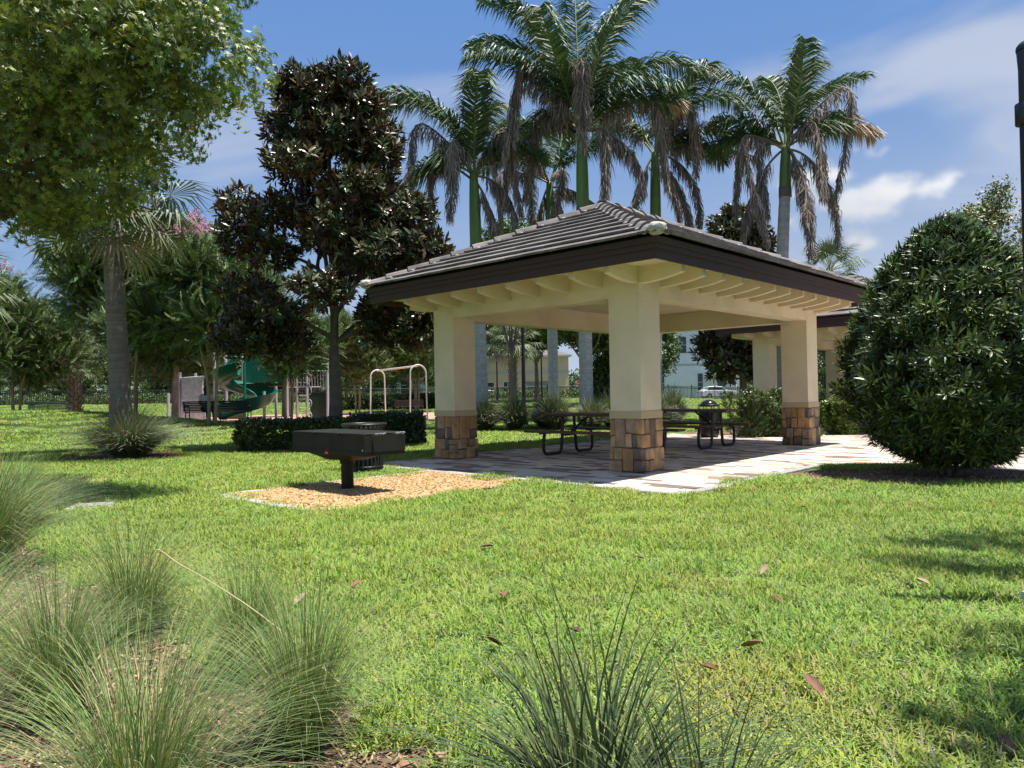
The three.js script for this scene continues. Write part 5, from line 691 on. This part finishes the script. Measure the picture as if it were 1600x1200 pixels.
  // loops of the ladder
  for (let k = 0; k < 4; k++) { const y = 0.15 + k * 0.55; P('ladder_loop', tubeG(curve([V(1.66, y, 0.3), V(2.1, y, 0.34), V(2.22, y + 0.1, 0.36), V(2.22, y + 0.28, 0.36), V(2.1, y + 0.38, 0.34), V(1.66, y + 0.38, 0.3)], 24), 0.018, 6)); }
  P('climbing_panel', boxG(2.12, 2.82, 0.05, 1.34, 0.1, 0.18), dkGreenM); P('play_panel', (() => { const s = new THREE.Shape(); s.moveTo(-1.75, 0.5); s.lineTo(-0.85, 0.5); s.lineTo(-0.85, 1.25); s.closePath(); return new THREE.ExtrudeGeometry(s, { depth: 0.05, bevelEnabled: false }).translate(0, 0, 0.05); })(), greenM); P('play_panel', boxG(-1.75, -0.85, 0.25, 0.49, 0.05, 0.1), std([0.5, 0.33, 0.16], 0.6));
}
{ // swings: two pairs of hooped legs and a top bar
  const T = thing('swing_frame', 'white tube swing frame with hooped ends and empty seats', 'swing', -5.75, -0.015, -36.6, -1.1), m = new THREE.MeshStandardMaterial({ color: col(0.66, 0.62, 0.56), roughness: 0.4 }), hl = 3.2;
  for (const s of [-1, 1]) { const x = s * hl; mesh('hooped_leg', tubeG([V(x, -0.05, 0.42), V(x, 2.1, 0.38), ...arc(0, 2.1, 0.38, 8, 172, 12, (q, w) => V(x, w + 0.06, q)), V(x, 2.1, -0.38), V(x, -0.05, -0.42)], 0.036, 9), m, T); }
  mesh('top_bar', tubeG([V(-hl, 2.5, 0), V(hl, 2.5, 0)], 0.045, 9), m, T);
  for (const c of [-1.1, 1.1]) { for (const s of [-0.24, 0.24]) mesh('chain', tubeG([V(c + s, 2.46, 0), V(c + s * 0.9, 0.55, 0)], 0.008, 4), blackM, T); mesh('swing_seat', tubeG(curve([V(c - 0.22, 0.55, 0), V(c - 0.12, 0.47, 0), V(c + 0.12, 0.47, 0), V(c + 0.22, 0.55, 0)], 8), 0.03, 6), blackM, T); }
}
// seated person on the long bench, seen from behind
{
  const T = thing('person', 'person with dark hair in a pale top sitting on the long bench', 'person', BX - 0.45, H(BX, -BD), -(BD + 0.02), 0.06);
  const cap = (p, a, b, ra, rb) => { const ab = b.clone().sub(a), t = clamp(p.clone().sub(a).dot(ab) / ab.lengthSq()); return p.distanceTo(a.clone().addScaledVector(ab, t)) - mix(ra, rb, t); };
  const smin = (a, b, k = 0.04) => { const h = clamp(0.5 + 0.5 * (b - a) / k); return mix(b, a, h) - k * h * (1 - h); };
  const B1 = []; const add = (a, b, ra, rb) => B1.push([a, b, ra, rb]);
  const hipY = 0.56; add(V(-0.08, hipY, 0.02), V(0.08, hipY, 0.02), 0.13, 0.13); add(V(0, hipY, 0.02), V(0, 0.8, 0.06), 0.13, 0.125); add(V(0, 0.8, 0.06), V(0, 1.02, 0.05), 0.125, 0.13); add(V(-0.14, 1.04, 0.05), V(0.14, 1.04, 0.05), 0.075, 0.075); add(V(0, 1.05, 0.04), V(0, 1.17, 0.03), 0.055, 0.05);
  for (const s of [-1, 1]) { add(V(s * 0.18, 1.03, 0.05), V(s * 0.25, 0.78, 0.03), 0.055, 0.042); add(V(s * 0.25, 0.78, 0.03), V(s * 0.13, 0.66, -0.2), 0.042, 0.03); add(V(s * 0.13, 0.66, -0.2), V(s * 0.1, 0.63, -0.28), 0.032, 0.025); add(V(s * 0.09, hipY, 0), V(s * 0.12, 0.53, -0.42), 0.085, 0.06); add(V(s * 0.12, 0.53, -0.42), V(s * 0.12, 0.1, -0.45), 0.058, 0.04); add(V(s * 0.12, 0.06, -0.43), V(s * 0.13, 0.04, -0.6), 0.042, 0.033); for (let f = 0; f < 4; f++) add(V(s * (0.085 + f * 0.014), 0.62, -0.29), V(s * (0.085 + f * 0.013), 0.595, -0.35 - (f === 1 || f === 2 ? 0.012 : 0)), 0.008, 0.007); add(V(s * 0.075, 0.635, -0.26), V(s * 0.055, 0.625, -0.31), 0.01, 0.008); }
  const headC = V(0, 1.3, 0.01), head = (p) => { const q = p.clone().sub(headC); q.x /= 0.82; q.y /= 1.16; let d = (q.length() - 0.1) * 0.85; d = smin(d, cap(p, V(0, 1.285, -0.09), V(0, 1.265, -0.115), 0.012, 0.016), 0.02); d = smin(d, cap(p, V(0, 1.215, -0.075), V(0, 1.205, -0.085), 0.03, 0.025), 0.03); for (const s of [-1, 1]) d = smin(d, cap(p, V(s * 0.085, 1.31, 0.01), V(s * 0.088, 1.27, 0.01), 0.014, 0.011), 0.01); return d; };
  const body = (p) => { let d = 9; for (const [a, b, ra, rb] of B1) d = smin(d, cap(p, a, b, ra, rb), 0.035); return smin(d, head(p), 0.03); };
  const top = (p) => { let d = 9; for (const i of [1, 2, 3]) d = smin(d, cap(p, ...B1[i]), 0.05); for (const s of [0, 1]) { const k = 5 + s * 11; d = smin(d, cap(p, B1[k][0], B1[k][0].clone().lerp(B1[k][1], 0.65), 0.062, 0.054), 0.04); } return d - 0.016; };
  const pants = (p) => { let d = cap(p, ...B1[0]); for (const s of [0, 1]) { const k = 5 + s * 11; d = smin(d, cap(p, ...B1[k + 3]), 0.04); d = smin(d, cap(p, ...B1[k + 4]), 0.03); } return Math.max(d - 0.014, 0.13 - p.y); };
  const hair = (p) => { const q = p.clone().sub(V(0, 1.315, 0.03)); q.x /= 0.95; q.y /= 1.1; let d = q.length() - 0.112; d = smin(d, cap(p, V(0, 1.3, 0.08), V(0, 1.08, 0.13), 0.085, 0.06), 0.05); return Math.max(d, -(p.z + 0.055 + (p.y < 1.3 ? 0.03 : 0) * 0) ); };
  const make = (f, c, h, res, mat, name) => { const mc = new MarchingCubes(res, mat, false, false, 120000); mc.isolation = 0; const p = V(0, 0, 0), n = res, hn = res / 2; for (let z = 0; z < n; z++) for (let y = 0; y < n; y++) for (let x = 0; x < n; x++) { p.set(c.x + (x - hn) / hn * h, c.y + (y - hn) / hn * h, c.z + (z - hn) / hn * h); mc.field[z * n * n + y * n + x] = -f(p); } mc.update(); const g = new THREE.BufferGeometry(), cnt = mc.count; g.setAttribute('position', new THREE.BufferAttribute(mc.positionArray.slice(0, cnt * 3), 3)); g.setAttribute('normal', new THREE.BufferAttribute(mc.normalArray.slice(0, cnt * 3), 3)); g.scale(h, h, h); g.translate(c.x, c.y, c.z); g.deleteAttribute('normal'); g.computeVertexNormals(); return mesh(name, g, mat, T); };
  make(body, V(0, 0.72, -0.15), 0.76, 84, std([0.34, 0.2, 0.13], 0.6), 'body'); make(top, V(0, 0.85, 0.03), 0.36, 40, std([0.5, 0.48, 0.46], 0.9), 'shirt'); make(pants, V(0, 0.4, -0.2), 0.46, 48, std([0.02, 0.022, 0.035], 0.9), 'trousers'); make(hair, V(0, 1.22, 0.05), 0.26, 44, std([0.012, 0.01, 0.009], 0.5), 'hair');
}
// ---------- fence, houses, car, sign ----------
{
  const T = thing('picket_fence', 'long low black metal picket fence across the back of the park', 'fence'), fy = (x) => H(x, -fenceD(x)), step = 2.44; let k = 0;
  for (let x = -60; x < 52; x += step, k++) {
    const x1 = x + step, p0 = V(x, fy(x), -fenceD(x)), p1 = V(x1, fy(x1), -fenceD(x1)); mesh('post', boxG(-0.04, 0.04, -0.1, 1.38, -0.04, 0.04), blackM, T).position.copy(p0); mesh('post_cap', boxG(-0.055, 0.055, 1.382, 1.42, -0.055, 0.055), blackM, T).position.copy(p0);
    for (const h of [0.16, 1.12, 1.27]) mesh('rail', tubeG([p0.clone().add(V(0, h, 0)), p1.clone().add(V(0, h, 0))], 0.034, 4), blackM, T);
    const g = new GB(); for (let j = 1; j < 17; j++) { const q = p0.clone().lerp(p1, j / 17); g.box(q.x - 0.018, q.x + 0.018, q.y + 0.06, q.y + 1.26, q.z - 0.018, q.z + 0.018); } mesh('pickets', g.geo(), blackM, T).userData.kind = 'stuff';
  }
}
const glassM = new THREE.MeshPhysicalMaterial({ color: col(0.03, 0.045, 0.055), roughness: 0.06, specularIntensity: 1 }), whiteTrimM = std([0.7, 0.7, 0.68], 0.6);
function windowOn(T, x, y, w, h, z, nx, ny, trim = whiteTrimM) { // recessed dark panes behind a frame of bars
  const W = new THREE.Group(); W.name = 'window'; W.position.set(x, y, z); T.add(W); const t = 0.09;
  for (const [a, b, c, d] of [[-w / 2 - t, w / 2 + t, h / 2, h / 2 + t], [-w / 2 - t, w / 2 + t, -h / 2 - t * 1.4, -h / 2], [-w / 2 - t, -w / 2, -h / 2, h / 2], [w / 2, w / 2 + t, -h / 2, h / 2]]) mesh('frame', boxG(a, b, c, d, 0.001, 0.1), trim, W);
  for (let i = 0; i < nx; i++) for (let j = 0; j < ny; j++) mesh('pane', boxG(-w / 2 + i * w / nx + 0.03, -w / 2 + (i + 1) * w / nx - 0.03, -h / 2 + j * h / ny + 0.03, -h / 2 + (j + 1) * h / ny - 0.03, 0.004, 0.02), glassM, W);
  for (let i = 1; i < nx; i++) mesh('mullion', boxG(-w / 2 + i * w / nx - 0.03, -w / 2 + i * w / nx + 0.03, -h / 2, h / 2, 0.0015, 0.06), trim, W); for (let j = 1; j < ny; j++) mesh('mullion', boxG(-w / 2, w / 2, -h / 2 + j * h / ny - 0.03, -h / 2 + j * h / ny + 0.03, 0.0018, 0.05), trim, W);
}
function hipRoof(w, dp, y, rise, over) { const g = new GB(), a = w / 2 + over, b = dp / 2 + over, r = Math.max(0, a - b), p = [V(-a, y, b), V(a, y, b), V(a, y, -b), V(-a, y, -b), V(-r, y + rise, 0), V(r, y + rise, 0)].map((v) => g.v(v.x, v.y, v.z, v.x, v.z)); g.quad(p[0], p[1], p[5], p[4]); g.tri(p[1], p[2], p[5]); g.quad(p[2], p[3], p[4], p[5]); g.tri(p[3], p[0], p[4]); g.quad(p[3], p[2], p[1], p[0]); return g.geo(true); }
function house(label, x, d, turn, w, dp, h, wallC, wins, band) {
  const T = thing('house', label, 'house', x, -0.03, -d, turn, 'houses across the street'), wm = new THREE.MeshStandardMaterial({ color: col(...wallC), roughness: 0.9, map: rep(nzFine, 0.2, 0.2) }); mesh('wall', boxG(-w / 2, w / 2, -0.1, h, -dp / 2, dp / 2), wm, T); mesh('roof', hipRoof(w, dp, h + 0.002, 1.9, 0.5), std([0.14, 0.12, 0.11], 0.9), T); mesh('eaves', boxG(-w / 2 - 0.45, w / 2 + 0.45, h - 0.2, h, -dp / 2 - 0.45, dp / 2 + 0.45), whiteTrimM, T);
  if (band) mesh('storey_band', boxG(-w / 2 - 0.04, w / 2 + 0.04, band, band + 0.28, dp / 2 - 0.1, dp / 2 + 0.05), std([0.42, 0.43, 0.42], 0.9), T);
  for (const [a, b, c, e, i, j] of wins) windowOn(T, a, b, c, e, dp / 2, i, j); return T;
}
{ // windows at x, centre height, width, height, panes across, panes up
  const T = house('white two-storey house seen through the pavilion, right of the near column', 27.4, 112, -0.1, 13, 9, 10.2, [0.72, 0.75, 0.76], [[-2.5, 7.75, 2.3, 2.4, 2, 2], [2.2, 7.75, 1.8, 2.3, 2, 2], [0.55, 2.25, 0.75, 2.6, 1, 2], [5.2, 7.7, 1.6, 2.2, 2, 2], [-5.2, 2.2, 1.2, 2.2, 2, 2]], 4.7);
  mesh('porch_column', tubeG([V(2.1, 0, 5.6), V(2.1, 3.3, 5.6)], 0.14, 10), whiteTrimM, T); mesh('porch_column', tubeG([V(5.4, 0, 5.6), V(5.4, 3.3, 5.6)], 0.14, 10), whiteTrimM, T); mesh('porch_roof', boxG(1.8, 5.8, 3.3, 3.6, 4.56, 6), whiteTrimM, T); const dr = mesh('door', boxG(3.0, 4.0, 0, 2.4, 4.5, 4.56), std([0.1, 0.11, 0.12], 0.6), T); mesh('handle', new THREE.SphereGeometry(0.06, 8, 6).translate(3.12, 1.1, 4.6), std([0.5, 0.4, 0.2], 0.3), dr);
}
{
  const T = house('yellow stucco building seen under the roof between the palm trunks', 1.8, 108, 0.05, 12, 9, 6.4, [0.62, 0.47, 0.29], [[-2.6, 1.9, 1.2, 1.7, 2, 2], [-5.0, 1.9, 0.9, 1.6, 1, 2]], 3.95);
  const gd = new THREE.Group(); gd.name = 'garage_door'; gd.position.set(1.75, 0, 4.5); T.add(gd); for (let k = 0; k < 4; k++) mesh('panel', boxG(-1.7, 1.7, k * 0.62, k * 0.62 + 0.6, 0.002, 0.05), std([0.2, 0.22, 0.2], 0.6), gd); mesh('frame', boxG(-1.85, 1.85, 2.5, 2.75, 0.003, 0.1), std([0.3, 0.22, 0.14], 0.8), gd);
}
house('pale grey house behind the swings with tall white windows', -18.6, 110, 0.12, 11, 8, 4.6, [0.42, 0.47, 0.5], [[1.0, 2.2, 0.9, 2.3, 1, 3], [2.5, 2.2, 0.9, 2.3, 1, 3], [4.1, 2.2, 0.8, 2.3, 1, 3], [-3.4, 2.1, 2.2, 1.9, 2, 2]]);
house('white house behind the fence at far left, beyond the short grey post', -50, 118, 0.2, 12, 8, 4.4, [0.66, 0.66, 0.64], [[-3, 2.1, 1.6, 1.6, 2, 2], [2.5, 2.1, 1.6, 1.6, 2, 2]]);
function car(label, x, d, turn, c) {
  const T = thing('parked_car', label, 'car', x, 0.0, -d, turn, 'parked cars'), bm = new THREE.MeshPhysicalMaterial({ color: col(...c), roughness: 0.3, clearcoat: 1, clearcoatRoughness: 0.05 });
  const ext = (pts, w, m, n, zoff = 0) => { const s = new THREE.Shape(); pts.forEach(([a, b], k) => k ? s.lineTo(a, b) : s.moveTo(a, b)); s.closePath(); const g = new THREE.ExtrudeGeometry(s, { depth: w - 0.12, bevelEnabled: true, bevelSize: 0.06, bevelThickness: 0.06, bevelSegments: 3 }); g.translate(0, 0, -(w - 0.12) / 2 + zoff); return mesh(n, g, m, T); };
  ext([[-2.2, 0.34], [2.15, 0.34], [2.25, 0.6], [2.15, 0.85], [1.2, 0.97], [-1.9, 1.0], [-2.25, 0.9], [-2.28, 0.55]], 1.8, bm, 'body'); ext([[-1.85, 1.04], [1.05, 1.03], [0.35, 1.44], [-0.5, 1.52], [-1.4, 1.46]], 1.56, bm, 'roof');
  ext([[-1.55, 1.08], [-0.45, 1.08], [-0.45, 1.4], [-1.3, 1.38]], 1.63, glassM, 'side_window'); ext([[-0.33, 1.08], [0.72, 1.08], [0.26, 1.37], [-0.33, 1.4]], 1.63, glassM, 'side_window');
  for (const a of [-1.35, 1.4]) for (const s of [-1, 1]) { const w = mesh('wheel', new THREE.CylinderGeometry(0.34, 0.34, 0.22, 22).rotateX(Math.PI / 2), std([0.02, 0.02, 0.02], 0.9), T); w.position.set(a, 0.34, s * 0.82); mesh('rim', new THREE.CylinderGeometry(0.21, 0.21, 0.23, 16).rotateX(Math.PI / 2), std([0.4, 0.4, 0.4], 0.35, { metalness: 0.7 }), w); }
  for (const s of [-1, 1]) { mesh('headlight', boxG(2.2, 2.3, 0.62, 0.74, s * 0.65 - 0.14, s * 0.65 + 0.14), glassM, T); mesh('tail_light', boxG(-2.34, -2.24, 0.66, 0.84, s * 0.65 - 0.12, s * 0.65 + 0.12), std([0.25, 0.01, 0.01], 0.3), T); mesh('mirror', boxG(0.55, 0.7, 1.02, 1.14, s * 0.9 - 0.1, s * 0.9 + 0.1), bm, T); }
}
car('white car parked beyond the fence, in front of the white house', 26.0, 93.5, 0.15, [0.75, 0.76, 0.78]); car('pale silver car parked beside the yellow building', -2.6, 86, 0.1, [0.42, 0.44, 0.46]); car('white car parked beyond the fence at far left', -34.5, 88.0, 0.2, [0.72, 0.72, 0.72]);
{ // octagonal red sign on a post
  const T = thing('stop_sign', 'red octagonal stop sign on a post, half behind the tallest palm trunk', 'sign', 7.25, 0, -79); mesh('post', boxG(-0.03, 0.03, 0, 2.3, -0.03, 0.03), std([0.3, 0.3, 0.3], 0.6), T);
  const oct = (R, z, dp) => { const s = new THREE.Shape(); for (let k = 0; k < 8; k++) { const a = (k + 0.5) / 8 * 6.2832; k ? s.lineTo(R * Math.cos(a), 2.05 + R * Math.sin(a)) : s.moveTo(R * Math.cos(a), 2.05 + R * Math.sin(a)); } s.closePath(); return new THREE.ExtrudeGeometry(s, { depth: dp, bevelEnabled: false }).translate(0, 0, z); };
  mesh('border', oct(0.41, 0.035, 0.006), whiteTrimM, T); mesh('face', oct(0.37, 0.043, 0.006), std([0.5, 0.025, 0.035], 0.5), T);
  const { FontLoader } = await import('three/addons/loaders/FontLoader.js'), { TextGeometry } = await import('three/addons/geometries/TextGeometry.js'); const font = await new FontLoader().loadAsync('fonts/droid/droid_sans_bold.typeface.json'), tg = new TextGeometry('STOP', { font, size: 0.2, depth: 0.006, curveSegments: 4 }); tg.computeBoundingBox(); tg.translate(-(tg.boundingBox.max.x + tg.boundingBox.min.x) / 2, 1.95, 0.051); mesh('lettering', tg, whiteTrimM, T);
}

renderer.render(scene, camera);
